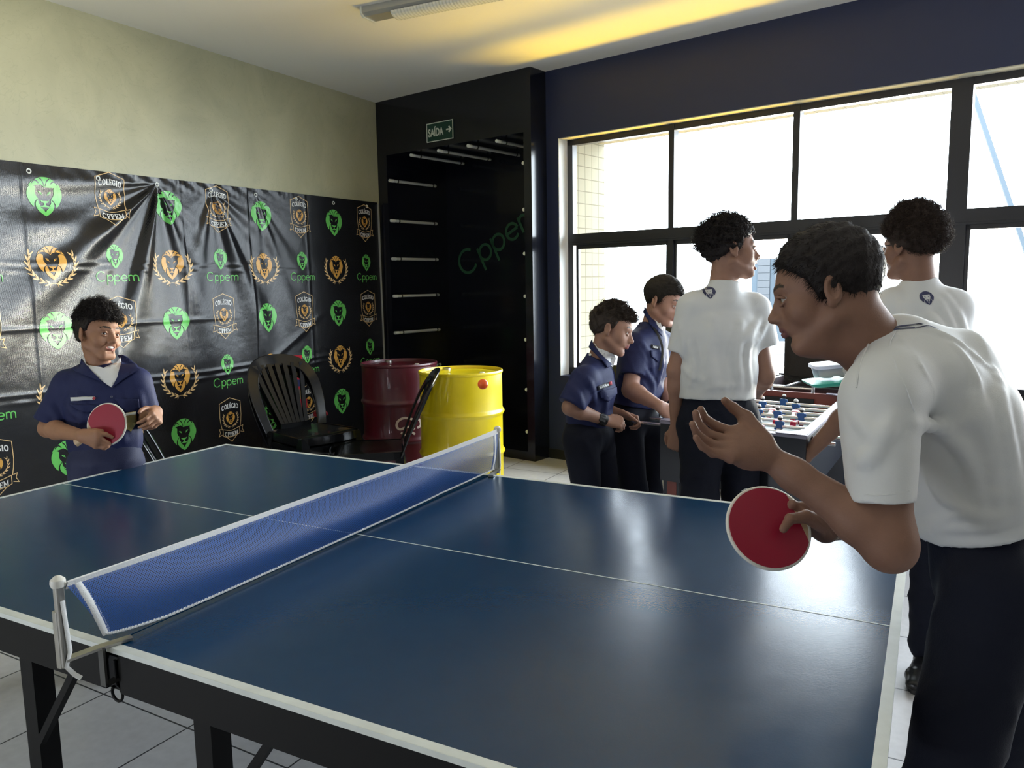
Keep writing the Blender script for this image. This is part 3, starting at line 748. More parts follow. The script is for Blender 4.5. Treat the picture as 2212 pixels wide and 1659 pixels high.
def serif_word(txt, cx, cy, width, height, bend, key, wob=0):
    L0 = [serif_letter(c) for c in txt]; tot = sum(l[1] for l in L0); x = -tot / 2; sx = width / tot; out = []
    for S, adv in L0:
        for p, w in S:
            dense = []
            for a, b in zip(p[:-1], p[1:]):
                dense.append(a)
                if abs(a[0] - b[0]) > .3: dense.append(((a[0] + b[0]) / 2, (a[1] + b[1]) / 2))
            dense.append(p[-1])
            q = [((x + u) * sx, (v - .5) * height) for u, v in dense]
            V_, _f = stroke_poly(q, 1.0 * w * (sx + height) / 2); m = len(q)
            V_ = [(cx + a[0], cy + a[1] + bend * (1 - (2 * a[0] / width) ** 2)) for a in V_]
            out += [([V_[2 * k], V_[2 * k + 1], V_[2 * k + 3], V_[2 * k + 2]], key) for k in range(m - 1)]
        x += adv
    return out
def outline(pts, w, key, closed=True):
    P = [np.array(p, float) for p in pts]; out = []; n = len(P)
    for k in range(n if closed else n - 1):
        a, b = P[k], P[(k + 1) % n]; t = b - a; ln = np.linalg.norm(t)
        if ln < 1e-6: continue
        t /= ln; nn = np.array([-t[1], t[0]]) * w / 2; a_ = a - t * w * .4; b_ = b + t * w * .4
        out.append(([tuple(a_ + nn), tuple(a_ - nn), tuple(b_ - nn), tuple(b_ + nn)], key))
    return out
def shield(cx, cy):
    o = []; k = 'pale'; W2, H2 = .108, .165
    q = [(0, H2), (.098, H2 - .035), (.100, .03), (.094, -.02), (.085, -.062)]
    left = [(-x, y) for x, y in q[::-1]]
    o += outline([(cx + a, cy + b) for a, b in left + q[1:]], .0045, k, False)
    # ribbon
    rb = [tuple(p) for p in crom([(-.078, -.062), (0, -.079), (.078, -.062)], 5)]; rl = [tuple(p) for p in crom([(-.078, -.11), (-.05, -.121), (0, -.126), (.05, -.121), (.078, -.11)], 4)]
    o += outline([(cx + a, cy + b) for a, b in rb + rl[::-1]], .0042, k)
    for s in (-1, 1):
        o += outline([(cx + s * a, cy + b) for a, b in [(.092, -.060), (.112, -.055), (.103, -.080), (.118, -.108), (.088, -.100)]], .0038, k, False)
    o += outline([(cx + a, cy + b) for a, b in [(-.05, -.122), (0, -.162), (.05, -.122)]], .0042, k, False)
    o += serif_word('COLÉGIO', cx, cy + .093, .158, .036, .012, 'white')
    o += serif_word('CPPEM', cx, cy - .098, .125, .031, -.008, 'white')
    o += lion(cx, cy + .012, .082, .098, 'gold'); o += wreath(cx, cy + .008, .150, .130, k, 7)
    return o
S_, W_ = cppem_strokes()
def cppem(cx, cy):
    o = lion(cx, cy + .030, .118, .150, 'green'); s = .275 / W_
    for stt in S_:
        V_, _f = stroke_poly(stt, .105); m = len(V_) // 2
        V_ = [(cx - .1375 + a[0] * s, cy - .125 + a[1] * s) for a in V_]
        o += [([V_[2 * k], V_[2 * k + 1], V_[2 * k + 3], V_[2 * k + 2]], 'green') for k in range(m - 1)]
    return o
EMB = {'lion': lion(0, 0, .206, .222, 'green'), 'wreath': lion(0, .008, .168, .196, 'gold') + wreath(0, 0, .295, .250, 'pale', 8), 'shield': shield(0, 0), 'cppem': cppem(0, 0)}
def tri_emb(polys, step=.011):
    """triangulated emblem cut by a grid so it can follow the folds"""
    keys = ['bg', 'green', 'gold', 'white', 'pale']; bm = bmesh.new(); li = bm.faces.layers.int.new('k')
    for p, key in polys:
        vs_ = [bm.verts.new((x, y, 0)) for x, y in p]
        try:
            f = bm.faces.new(vs_); f[li] = keys.index(key)
        except ValueError: pass
    bmesh.ops.triangulate(bm, faces=[f for f in bm.faces if len(f.verts) > 4])
    xs = [v.co.x for v in bm.verts]; yz = [v.co.y for v in bm.verts]
    for lo, hi, ax in ((min(xs), max(xs), 0), (min(yz), max(yz), 1)):
        c = lo + step
        while c < hi:
            pc = Vector((c, 0, 0)) if ax == 0 else Vector((0, c, 0)); pn = Vector((1, 0, 0)) if ax == 0 else Vector((0, 1, 0))
            bmesh.ops.bisect_plane(bm, geom=bm.verts[:] + bm.edges[:] + bm.faces[:], dist=1e-7, plane_co=pc, plane_no=pn); c += step
    bm.verts.ensure_lookup_table(); bm.verts.index_update()
    V_ = np.array([(v.co.x, v.co.y) for v in bm.verts]); F_ = []; K_ = []
    for f in bm.faces:
        ids = [v.index for v in f.verts]; a = sum(V_[ids[i], 0] * V_[ids[(i + 1) % len(ids)], 1] - V_[ids[(i + 1) % len(ids)], 0] * V_[ids[i], 1] for i in range(len(ids)))
        F_.append(ids if a > 0 else ids[::-1]); K_.append(f[li])
    bm.free(); return V_, F_, K_
TE = {k: tri_emb(v) for k, v in EMB.items()}
allV = [V]; allF = [tuple(f) for f in Fq]; allM = [0] * len(allF); off = len(V)
def place(kind, y, z):
    global off
    V_, F_, K_ = TE[kind]; yy = y + V_[:, 0]; zz = z + V_[:, 1]
    h = relief(yy, zz); vk = np.zeros(len(V_)); 
    for f, k in zip(F_, K_):
        if k == 0: vk[f] = 1
    P = np.stack([XL + h + .0020 + .0006 * vk, yy, zz], -1)
    allV.append(P); allF.extend(tuple(i_ + off for i_ in f) for f in F_); allM.extend(K_); off += len(P)
for c in range(-2, 8):
    y = 1.902 + .4155 * c
    ev = c % 2 == 0
    for rrow in range(0, 6):
        if ev: k = 'lion' if rrow % 2 == 0 else 'wreath'; z = .76 + (1.236 - .3865 * rrow)
        else: k = 'shield' if rrow % 2 == 0 else 'cppem'; z = .76 + (1.256 - .3825 * rrow)
        if z > .15: place(k, y, z)
bn = mesh_obj('banner', np.concatenate(allV), allF, [M_vinyl, PR['green'], PR['gold'], PR['white'], PR['pale']], None, True, allM)
bn.data.materials[0] = M_vinyl
tag(bn, 'black vinyl banner with lion emblems and COLÉGIO CPPEM shields on the left wall', 'banner')
# material 0 is the vinyl: 'bg' pieces share it
for y in GY:
    z = float(btop(y)) - .045
    b = MB(); b.lathe([(.008, 0), (.009, .002), (.0145, .0025), (.015, 0)], (XL + float(relief(y, z)) + .001, y, z), (1, 0, 0), 18)
    b.build('grommet', M_cap, bn, True)
o = MB().bar((XL + .012, BY1 + .016, .35), (XL + .012, BY1 + .004, 2.20), .012, .014, up=(0, 1, 0)).build('wall_rod', mat('pale_grey_plastic', (.35, .35, .33), .5)); tag(o, 'thin pale rod standing upright along the right edge of the banner', 'rod')

# ------------------------------------------------------------------ drums
def drum(name, c, R, H, m, label, dents=None):
    r = empty(name, (c[0], c[1], 0), label, 'drum')
    b = MB(); prof = [(0, .004), (R - .012, .004), (R - .004, .0), (R + .004, .004), (R + .004, .014), (R, .020)]
    N_ = 64; z = .02
    def hoop(zc): return [(R, zc - .030), (R + .004, zc - .018), (R + .013, zc - .006), (R + .014, zc), (R + .013, zc + .006), (R + .004, zc + .018), (R, zc + .030)]
    prof += hoop(H * .34); prof += hoop(H * .665)
    prof += [(R, H - .10), (R - .001, H - .05), (R, H - .022)]
    b.lathe(prof, (c[0], c[1], 0), n=72); b.build('drum_shell', m, r, True, ang=50)
    b = MB(); b.lathe([(R - .001, H - .024), (R + .005, H - .020), (R + .007, H - .010), (R + .004, H), (R - .004, H), (R - .007, H - .010), (R - .009, H - .022)], (c[0], c[1], 0), n=72); b.build('rim', m, r, True, ang=70)
    b = MB(); b.lathe([(0, H - .024), (R * .55, H - .024), (R * .60, H - .019), (R * .86, H - .019), (R * .90, H - .024), (R - .008, H - .024)], (c[0], c[1], 0), n=72); b.build('lid', m, r, True)
    for a, rr in ((150, .030), (345, .018)):
        x = c[0] + math.cos(math.radians(a)) * R * .74; y = c[1] + math.sin(math.radians(a)) * R * .74
        b = MB(); b.lathe([(rr, H - .022), (rr, H - .006), (rr * .85, H - .002), (rr * .55, H - .004), (0, H - .004)], (x, y, 0), n=20); b.build('bung', M_chrome if a == 150 else M_cap, r, True)
    return r
def paint(name, col, rough, bump=.15):
    return mat(name, col, rough, bump=bump, bscale=14, var=.06, vscale=6, coat=.3)
M_yel = paint('yellow_drum_paint', (.80, .62, .01), .33); M_red = paint('dark_red_drum_paint', (.075, .003, .011), .4)
yc = at(995, 806, 5.45); drum('drum', (yc[0], yc[1]), .2875, .865, M_yel, 'bright yellow steel drum with two rolling hoops, beside the black niche')
rc_ = at(862, 778, 6.05); rd = drum('drum', (rc_[0], rc_[1]), .2875, .868, M_red, 'dark red steel drum with a pale ring mark, standing behind the black plastic chair')
# pale painted mark on the red drum
def on_drum(c, R, ang, z): return np.array([c[0] + math.cos(ang) * R, c[1] + math.sin(ang) * R, z])
aC = math.atan2(CAM[1] - rc_[1], CAM[0] - rc_[0])
M_mark = mat('pale_paint_mark', (.62, .50, .42), .6)
b = MB()
def mark(pts, w):
    P = crom(pts, 6); V_, F_ = stroke_poly(P, w); rr = random.Random(3)
    b.add([on_drum(rc_, .2895, aC + v[0] / .2875, v[1]) for v in V_], F_)
mark([(.10, .455), (.03, .475), (-.02, .455), (-.035, .415), (-.01, .39), (.04, .405), (.09, .40)], .017)
mark([(.10, .395), (.075, .37), (.10, .345)], .016); mark([(-.005, .365), (.03, .345), (.07, .35)], .016); mark([(.10, .46), (.14, .45), (.15, .41), (.12, .39)], .017)
b.build('painted_mark', M_mark, rd)

# ------------------------------------------------------------------ monobloc chairs
M_pl = mat('black_gloss_plastic', (.005, .0055, .007), .18, spec=.4)
def ribbon(mb, pts, wv, th, mi=0):
    """strip following pts; wv = list of half-width vectors"""
    P = [np.array(p, float) for p in pts]; n = len(P); V = []
    for i in range(n):
        t = P[min(i + 1, n - 1)] - P[max(i - 1, 0)]; t /= np.linalg.norm(t); w_ = np.array(wv[i], float); nn = np.cross(t, w_); nn /= np.linalg.norm(nn) + 1e-9
        V += [P[i] - w_ - nn * th / 2, P[i] + w_ - nn * th / 2, P[i] + w_ + nn * th / 2, P[i] - w_ + nn * th / 2]
    F = [(i * 4 + k, i * 4 + (k + 1) % 4, i * 4 + 4 + (k + 1) % 4, i * 4 + 4 + k) for i in range(n - 1) for k in range(4)] + [(3, 2, 1, 0), (n * 4 - 4, n * 4 - 3, n * 4 - 2, n * 4 - 1)]
    mb.add(V, F, mi)
def chair_parts():
    """chair in local coordinates: seat faces +x, origin on the floor under the seat"""
    parts = []
    # backrest: arched frame
    def bp(u, v):   # u -1..1 across, v 0..1 up the back
        x = -.20 - .17 * v - .03 * v * v - .035 * (1 - u * u) * (.4 + .6 * v); return np.array([x, u * (.205 + .025 * math.sin(math.pi * min(v, 1) * .8)), .43 + .45 * v])
    path = [(-1.0, -.05), (-1.04, .2), (-1.05, .45), (-1.02, .68), (-.90, .85), (-.68, .955), (-.35, 1.0), (0, 1.01), (.35, 1.0), (.68, .955), (.90, .85), (1.02, .68), (1.05, .45), (1.04, .2), (1.0, -.05)]
    P = crom([bp(u, v) for u, v in path], 6); C0 = bp(0, .5); W = []
    for i, p in enumerate(P):
        t = P[min(i + 1, len(P) - 1)] - P[max(i - 1, 0)]; t /= np.linalg.norm(t); nn = np.array([.93, 0, .36]); w_ = np.cross(nn, t); w_ /= np.linalg.norm(w_)
        k = i / (len(P) - 1); W.append(w_ * (.026 + .012 * math.sin(math.pi * k)))
    b = MB(); ribbon(b, P, W, .012); b.tube([p - w_ for p, w_ in zip(P, W)], .0075, 8); b.tube([p + w_ for p, w_ in zip(P, W)], .006, 8); parts.append(('back_frame', b))
    for k in range(7):
        u = (k - 3) / 3; b = MB()
        pts = [bp(u * (.42 + .42 * (v ** 1.3)), v) + np.array([.006 - .012 * math.sin(v * 3), 0, 0]) for v in np.linspace(.04, .955, 14)]
        ribbon(b, pts, [np.array([0, .0135 + .003 * v, 0]) for v in np.linspace(0, 1, 14)], .010); parts.append(('slat', b))
    # lower back panel
    b = MB(); ribbon(b, [bp(0, .0) + np.array([.01, y, .01]) for y in np.linspace(-.115, .115, 9)], [np.array([.006, 0, .028])] * 9, .010); parts.append(('lower_rail', b))
    # seat
    b = MB(); n = 22; V = []; F = []
    for i in range(n):
        for j in range(n):
            a = i / (n - 1); c = j / (n - 1); x = -.21 + .44 * a; hw = (.205 + .035 * a) * (1 - .10 * max(0, a - .85) / .15); y = (c * 2 - 1) * hw
            e = abs(c * 2 - 1); z = .438 - .016 * (1 - e ** 2) * math.sin(math.pi * min(a * 1.1, 1)) - .045 * max(0, (a - .86) / .14) ** 2 - .03 * max(0, (e - .92) / .08) ** 2
            V.append((x, y, z))
    for i in range(n - 1):
        for j in range(n - 1): q = i * n + j; F.append((q, q + n, q + n + 1, q + 1))
    nV_ = len(V); V += [(x, y, z - .007) for x, y, z in V]; F += [tuple(nV_ + k for k in f[::-1]) for f in F]
    b.add(V, F); parts.append(('seat', b))
    b = MB()
    rim = [(-.21, -.205), (-.1, -.215), (.05, -.225), (.17, -.232), (.225, -.20), (.245, -.1), (.25, 0), (.245, .1), (.225, .20), (.17, .232), (.05, .225), (-.1, .215), (-.21, .205)]
    P = crom([(x, y, .412) for x, y in rim], 4)
    ribbon(b, P, [np.array([0, 0, .026])] * len(P), .008); parts.append(('apron', b))
    for (x, y, sx, sy) in ((.215, -.215, 1, -1), (.215, .215, 1, 1), (-.19, -.205, -1, -1), (-.19, .205, -1, 1)):
        b = MB(); top = np.array([x, y, .43]); bot = np.array([x + sx * .055, y + sy * .035, 0.0])
        V = []; F = []
        prof = [(-.030, 0), (0, .012), (.030, 0)]
        for i in range(9):
            t = i / 8; c = top + (bot - top) * t; s = 1.15 - .45 * t
            d1 = np.array([-sy * sx * .7, .7, 0]) * 1.0; d1 = np.array([.7 * sx, -.7 * sy, 0]); d2 = np.array([.7 * sx, .7 * sy, 0])
            for a, q in ((-.038, -.016), (0, .012), (.038, -.016), (.034, -.022), (0, .004), (-.034, -.022)): V.append(c + (d1 * a + d2 * q) * s)
        for i in range(8):
            for k in range(6): F.append((i * 6 + k, i * 6 + (k + 1) % 6, i * 6 + 6 + (k + 1) % 6, i * 6 + 6 + k))
        F += [tuple(range(5, -1, -1)), tuple(48 + k for k in range(6))]
        b.add(V, F); parts.append(('leg', b))
    return parts
CH_PARTS = None
def chair(pos, rz, label, z=0.0, group=None):
    global CH_PARTS
    r = empty('plastic_chair', (pos[0], pos[1], z), label, 'chair', group, rz)
    if CH_PARTS is None:
        CH_PARTS = []
        for nm, b in chair_parts():
            o = b.build(nm, M_pl, None, nm != 'x', ang=35); o.parent = r; CH_PARTS.append(o)
    else:
        for o in CH_PARTS:
            c = o.copy(); COL.objects.link(c); c.parent = r
    return r
hb = at(618, 815, 5.40)
hd = math.radians(-15)
p1 = np.array([hb[0] + .30 * math.cos(hd), hb[1] + .30 * math.sin(hd)])
chair(p1, hd, 'lower black plastic chair of the stack of two in front of the banner')
chair(p1 + np.array([.0, 0]), hd, 'upper black plastic chair of the stack of two, fan-shaped back slats catching the light', z=.065)
p2 = at(932, 820, 5.0); h2 = math.radians(-146+3)
chair((p2[0] + .40 * math.cos(h2), p2[1] + .40 * math.sin(h2)), h2, 'black plastic chair seen from its side, its back against the yellow drum')
p3 = at(292, 885, 3.85); h3 = math.radians(52)
chair((p3[0] + .36 * math.cos(h3), p3[1] + .36 * math.sin(h3)), h3, 'black plastic chair mostly hidden behind the smiling boy, between him and the banner')

# ------------------------------------------------------------------ wire rack with red panels and red toys, behind the chairs
M_rp = mat('red_card_panel', (.55, .01, .035), .45); M_bp = mat('navy_card_print', (.02, .03, .14), .45); M_wire = mat('wire_chrome', (.25, .25, .25), .3, metal=.8)
rk = at(642, 775, 5.9); rk[2] = 0
rr_ = empty('display_rack', rk, 'narrow wire display rack with a red and navy header panel, behind the stacked chairs', 'display rack')
RX = np.array([.80, .60, 0]); RY = np.array([-.60, .80, 0])
b = MB(); b.box(rk + [0, 0, .815], (.070, .02, .26), RX, RY, bev=.003); b.build('header_panel', M_rp, rr_)
b = MB(); 
for st in ([(-.022, -.045), (-.022, .045), (0, .0), (.022, .045), (.022, -.045)],):
    V_, F_ = stroke_poly(st, .014); b.add([rk + RX * v[0] * 1.0 + RY * -.0115 + np.array([0, 0, .83 + v[1]]) for v in V_], F_)
b.box(rk + RY * -.0115 + np.array([0, 0, .735]), (.05, .001, .05), RX, RY); b.build('letter_mark', M_bp, rr_)
b = MB(); b.box(rk + RX * .02 + np.array([0, 0, .575]), (.075, .02, .07), RX, RY, bev=.003); b.build('lower_panel', M_rp, rr_)
b = MB(); b.tube([rk + [0, 0, .01], rk + [0, 0, .70]], .006, 8)
for z in (.54, .42, .28): b.tube([rk + RX * -.06 + np.array([0, 0, z]), rk + RX * 0 + RY * -.05 + np.array([0, 0, z + .012]), rk + RX * .10 + RY * -.03 + np.array([0, 0, z])], .003, 6)
b.tube([rk + RX * .05 + [0, 0, .02], rk + RX * .05 + [0, 0, .60]], .004, 8)
b.tube([rk + RX * -.12 + [0, 0, .008], rk + RX * .14 + [0, 0, .008]], .008, 8); b.tube([rk + RY * -.12 + [0, 0, .008], rk + RY * .12 + [0, 0, .008]], .008, 8); b.build('wire_frame', M_wire, rr_, True)
tb = at(696, 915, 5.72); fz = 0.0
bx = empty('toy_box', (tb[0], tb[1], 0), 'small dark box with red toys on top, on the floor behind the stacked chairs', 'box')
MB().box((tb[0], tb[1], tb[2] / 2 - .03), (.16, .16, tb[2] - .06), bev=.004).build('carton', mat('dark_card', (.02, .015, .02), .7), bx)
o = MB().ball((tb[0] + .03, tb[1] - .03, tb[2] - .018), .036, 10).build('toy_ball', mat('red_toy_plastic', (.45, .008, .02), .3), None, True); tag(o, 'shiny red ball lying on the dark box behind the stacked chairs', 'ball')
b = MB(); c0 = np.array([tb[0] - .05, tb[1] + .04, tb[2] + .045])
for a in range(5):
    an = a * 1.25; P = [c0, c0 + np.array([math.cos(an) * .03, math.sin(an) * .03, .04]), c0 + np.array([math.cos(an + .6) * .05, math.sin(an + .6) * .05, .012]), c0]
    b.tube(crom(P, 5), .006, 6, flat=2.0)
b.tube([c0, c0 + [0, 0, -.10]], .006, 6)
o = b.build('ribbon_bow', mat('dark_red_ribbon', (.28, .008, .02), .5), None, True); tag(o, 'dark red looped ribbon bow sticking up from the box behind the chairs', 'ribbon')

# ------------------------------------------------------------------ table football
M_fb = mat('football_table_black', (.012, .014, .022), .35, bump=.05, bscale=60); M_fbr = mat('football_table_red_brown', (.20, .045, .03), .4); M_rail = mat('lilac_grey_rail', (.26, .25, .34), .35)
M_rod = mat('chrome_rod', (.75, .75, .76), .2, metal=.85); M_hand = mat('black_rubber_grip', (.008, .008, .009), .5); M_field = mat('pitch_grey_green', (.36, .42, .40), .45); M_bump = mat('dark_brown_bumper', (.035, .018, .018), .5)
M_pr = mat('player_red', (.55, .01, .04), .3); M_pb = mat('player_blue', (.02, .10, .32), .3); M_pw = mat('player_white', (.75, .75, .78), .3); M_po = mat('player_orange', (.6, .13, .05), .3); M_ps = mat('player_skin_dark', (.02, .012, .012), .3)
FA = np.array([.385, 2.325, 0]); FBc = np.array([.995, 2.205, 0]); FH = .855
fx = (FBc - FA); FWd = np.linalg.norm(fx); fx /= FWd; fy = np.array([-fx[1], fx[0], 0]); FLn = 1.20
fy = np.array([.045, .999, 0]) # long side runs almost straight away along the room
def fp(u, v, z): return FA + fx * u + fy * v + np.array([0, 0, z])
ft = empty('football_table', fp(FWd / 2, FLn / 2, 0), 'football table with chrome rods and red and blue players, being played by the boys', 'game table')
def fbox(u0_, u1_, v0_, v1_, z0_, z1_, nm, m, par=ft):
    V = [fp(u, v, z) for u in (u0_, u1_) for v in (v0_, v1_) for z in (z0_, z1_)]
    return MB().add(V, [(0, 1, 3, 2), (4, 6, 7, 5), (0, 4, 5, 1), (2, 3, 7, 6), (0, 2, 6, 4), (1, 5, 7, 3)]).build(nm, m, par)
TK = .028
fbox(0, FWd, 0, TK, FH - .26, FH - .008, 'end_panel', M_fb); 
fbox(0, FWd, FLn - TK, FLn, FH - .26, FH + .0, 'end_panel', M_fbr)
fbox(0, TK, TK, FLn - TK, FH - .26, FH - .008, 'side_panel', M_fb); fbox(FWd - TK, FWd, TK, FLn - TK, FH - .26, FH - .008, 'side_panel', M_fb)
fbox(TK, FWd - TK, TK, FLn - TK, FH - .13, FH - .115, 'pitch', M_field)
fbox(-.004, TK + .006, 0, FLn, FH - .008, FH + .002, 'rail', M_rail); fbox(FWd - TK - .006, FWd + .004, 0, FLn, FH - .008, FH + .002, 'rail', M_rail)
fbox(0, FWd, -.004, TK + .006, FH - .010, FH + .0, 'rail', M_rail)
for (u, v) in ((.12, 0), (FWd - .12, 0)): 
    V = [fp(u - .12, 0, FH + .001), fp(u + .12, 0, FH + .001), fp(u + (.12 if u < .3 else .12), .04, FH + .001), fp(u - .12, .04, FH + .001)]
# rounded pale corner plates
for (u, su_, v, sv_) in ((0, 1, 0, 1), (FWd, -1, 0, 1), (0, 1, FLn, -1), (FWd, -1, FLn, -1)):
    pts = [fp(u, v, FH + .001), fp(u + su_ * .12, v, FH + .001)] + [fp(u + su_ * (.12 - .08 * math.sin(t)), v + sv_ * (.035 + .085 * (1 - math.cos(t))), FH + .001) for t in np.linspace(0, math.pi / 2, 8)] + [fp(u, v + sv_ * .12, FH + .001)]
    b = MB(); b.prism(pts if su_ * sv_ > 0 else pts[::-1], (0, 0, .004)); b.build('corner_plate', M_rail, ft)
fbox(FWd / 2 - .13, FWd / 2 + .13, FLn - TK - .012, FLn - TK, FH - .115, FH - .03, 'goal', M_hand); fbox(FWd / 2 - .10, FWd / 2 + .10, TK, TK + .006, FH - .115, FH - .05, 'goal', M_hand)
b = MB(); b.tube([fp(FWd / 2 - .10, FLn - .012, FH + .02), fp(FWd / 2 + .12, FLn - .012, FH + .02)], .005, 8)
for u in (-.10, .12): b.tube([fp(FWd / 2 + u, FLn - .012, FH), fp(FWd / 2 + u, FLn - .012, FH + .03)], .009, 8)
b.build('score_rod', M_rod, ft, True)
for (u, v) in ((.05, .05), (FWd - .05, .05), (.05, FLn - .05), (FWd - .05, FLn - .05)):
    fbox(u - .038, u + .038, v - .038, v + .038, 0, FH - .25, 'leg', M_fb)
fbox(.03, .075, .01, .10, .02, FH - .255, 'leg_facing', M_fbr)
MB().bar(fp(.05, .09, .10), fp(FWd - .05, .09, .10), .03, .03).build('stretcher', M_fb, ft)
def player(mb, c, ang, jersey, flip=False):
    """little football man hung on the rod; ang tilts him round the rod"""
    Z = math.cos(ang) * np.array([0, 0, 1.0]) + math.sin(ang) * fy; Yd = np.cross(Z, fx)
    def p(x, y, z): return c + fx * x + Yd * y + Z * z
    ji = {'r': 0, 'b': 1}[jersey]
    def bx(x, y, z, sx_, sy_, sz_, mi): mb.box(p(x, y, z), (sx_, sy_, sz_), fx, Yd, Z, .003, mi)
    bx(0, 0, .006, .030, .018, .034, ji); bx(-.016, 0, .010, .008, .012, .024, ji); bx(.016, 0, .010, .008, .012, .024, ji)
    bx(0, 0, -.018, .022, .015, .016, 2); bx(0, 0, -.038, .017, .012, .026, 2 if jersey == 'r' else 1); bx(0, 0, -.031, .018, .0125, .010, 3); bx(0, .004, -.060, .024, .020, .020, ji)
    k = len(mb.V); mb.lathe([(0, -.011), (.008, -.008), (.011, 0), (.008, .008), (0, .011)], p(0, 0, .036), Z, 12, 4); mb.lathe([(.0115, 0), (.009, .008), (0, .0122)], p(0, 0, .037), Z, 12, 2)
rodV = [.12, .25, .38, .51, .64, .77, .90, 1.03]
rz_ = FH - .042
setup = [('r', [.5], 0), ('r', [.3, .62], 0), ('b', [.28, .5, .72], 0), ('r', [.2, .42, .66, .8], 0), ('b', [.22, .44, .6, .8], 0), ('r', [.30, .5, .7], 0), ('b', [.36, .66], 0), ('b', [.5], 0)]
tilt = [1.5, -.1, .2, 1.7, .1, 1.4, 0, .3]
for k, v in enumerate(rodV):
    sh = .05 if k % 2 == 0 else -.02
    left_handle = k % 2 == 0 or k == 1
    r_ = MB()
    a0_, a1_ = (-.30, FWd + .09) if left_handle else (-.08, FWd + .24)
    if k in (0,): a0_ = -.29
    r_.tube([fp(a0_, v, rz_), fp(a1_, v, rz_)], .0078, 12); ro = r_.build('rod', M_rod, ft, True)
    if left_handle: h0, h1 = a0_ - .01, a0_ + .095
    else: h0, h1 = a1_ - .095, a1_ + .01
    b = MB(); b.tube([fp(h0, v, rz_), fp(h0 + .006, v, rz_), fp((h0 + h1) / 2, v, rz_), fp(h1 - .006, v, rz_), fp(h1, v, rz_)], [.012, .0155, .014, .0155, .012], 14); b.build('grip', M_hand, ro, True)
    for u in (TK + .018, FWd - TK - .018):
        b = MB(); b.tube([fp(u - .018, v, rz_), fp(u + .018, v, rz_)], .0165, 12); b.build('bumper', M_hand, ro, True)
    b = MB(); b.tube([fp(FWd - .002, v, rz_), fp(FWd + .006, v, rz_), fp(FWd + .022, v, rz_), fp(FWd + .026, v, rz_)], [.024, .024, .018, .012], 16); b.tube([fp(.002, v, rz_), fp(-.020, v, rz_)], [.024, .018], 16); b.build('bearing', M_bump, ro, True)
    col, us, tl = setup[k]
    for u in us:
        b = MB(); player(b, fp(TK + (FWd - 2 * TK) * u, v, rz_), tilt[k], col); b.build('player', [M_pr, M_pb, M_pw, M_po, M_ps], ro, False)
# two little balls
for (u, v) in ((.33, .16), (.52, .17)):
    o = MB().ball(fp(u, v, FH - .098), .017, 8).build('football', mat('red_brown_ball', (.25, .04, .03), .4), None, True); tag(o, 'small red-brown ball on the grey football table pitch, ' + ('the one further left' if u < .4 else 'the one nearer the right rail'), 'ball')

# dark box on the second game table
o = MB(); wbox(o, 2.15, 2.70, -.52, -.20, .845, 1.16); wbox(o, 2.19, 2.66, -.545, -.52, .88, 1.12); o = o.build('speaker_box', mat('dark_speaker_cloth', (.020, .018, .018), .7, bump=.3, bscale=200)); tag(o, 'black and dark brown box standing on the second game table under the window', 'box')
# second game table under the window
G0 = wp(1.86, -.72, 0); 
gt = empty('football_table', wp(2.45, -.40, 0), 'second, dark brown football table standing under the window, behind the one being played', 'game table')
def gbox(a, b_, n0, n1, z0, z1, nm, m, par=gt):
    mb = MB(); wbox(mb, a, b_, n0, n1, z0, z1); return mb.build(nm, m, par)
M_g2 = mat('dark_brown_laminate', (.035, .022, .026), .4)
gbox(1.99, 3.10, -.72, -.695, .56, .83, 'side_panel', M_g2); gbox(1.99, 3.10, -.115, -.09, .56, .83, 'side_panel', M_g2); gbox(1.99, 2.015, -.695, -.115, .56, .83, 'end_panel', M_g2); gbox(3.075, 3.10, -.695, -.115, .56, .83, 'end_panel', M_g2)
gbox(2.015, 3.075, -.695, -.115, .70, .712, 'pitch', M_field); gbox(1.97, 3.12, -.74, -.69, .83, .842, 'rail', M_fb); gbox(1.97, 3.12, -.12, -.07, .83, .842, 'rail', M_fb)
for (a, n_) in ((2.05, -.66), (3.04, -.66), (2.05, -.15), (3.04, -.15)): gbox(a - .04, a + .04, n_ - .04, n_ + .04, 0, .56, 'leg', M_g2)
for k in range(6):
    a = 2.12 + k * .17; b = MB(); b.tube([wp(a, -.86, .795), wp(a, -.0, .795)], .0075, 10); ro = b.build('rod', M_rod, gt, True)
    b = MB(); b.tube([wp(a, -.87, .795), wp(a, -.78, .795)], .0145, 12); b.build('grip', M_hand, ro, True)

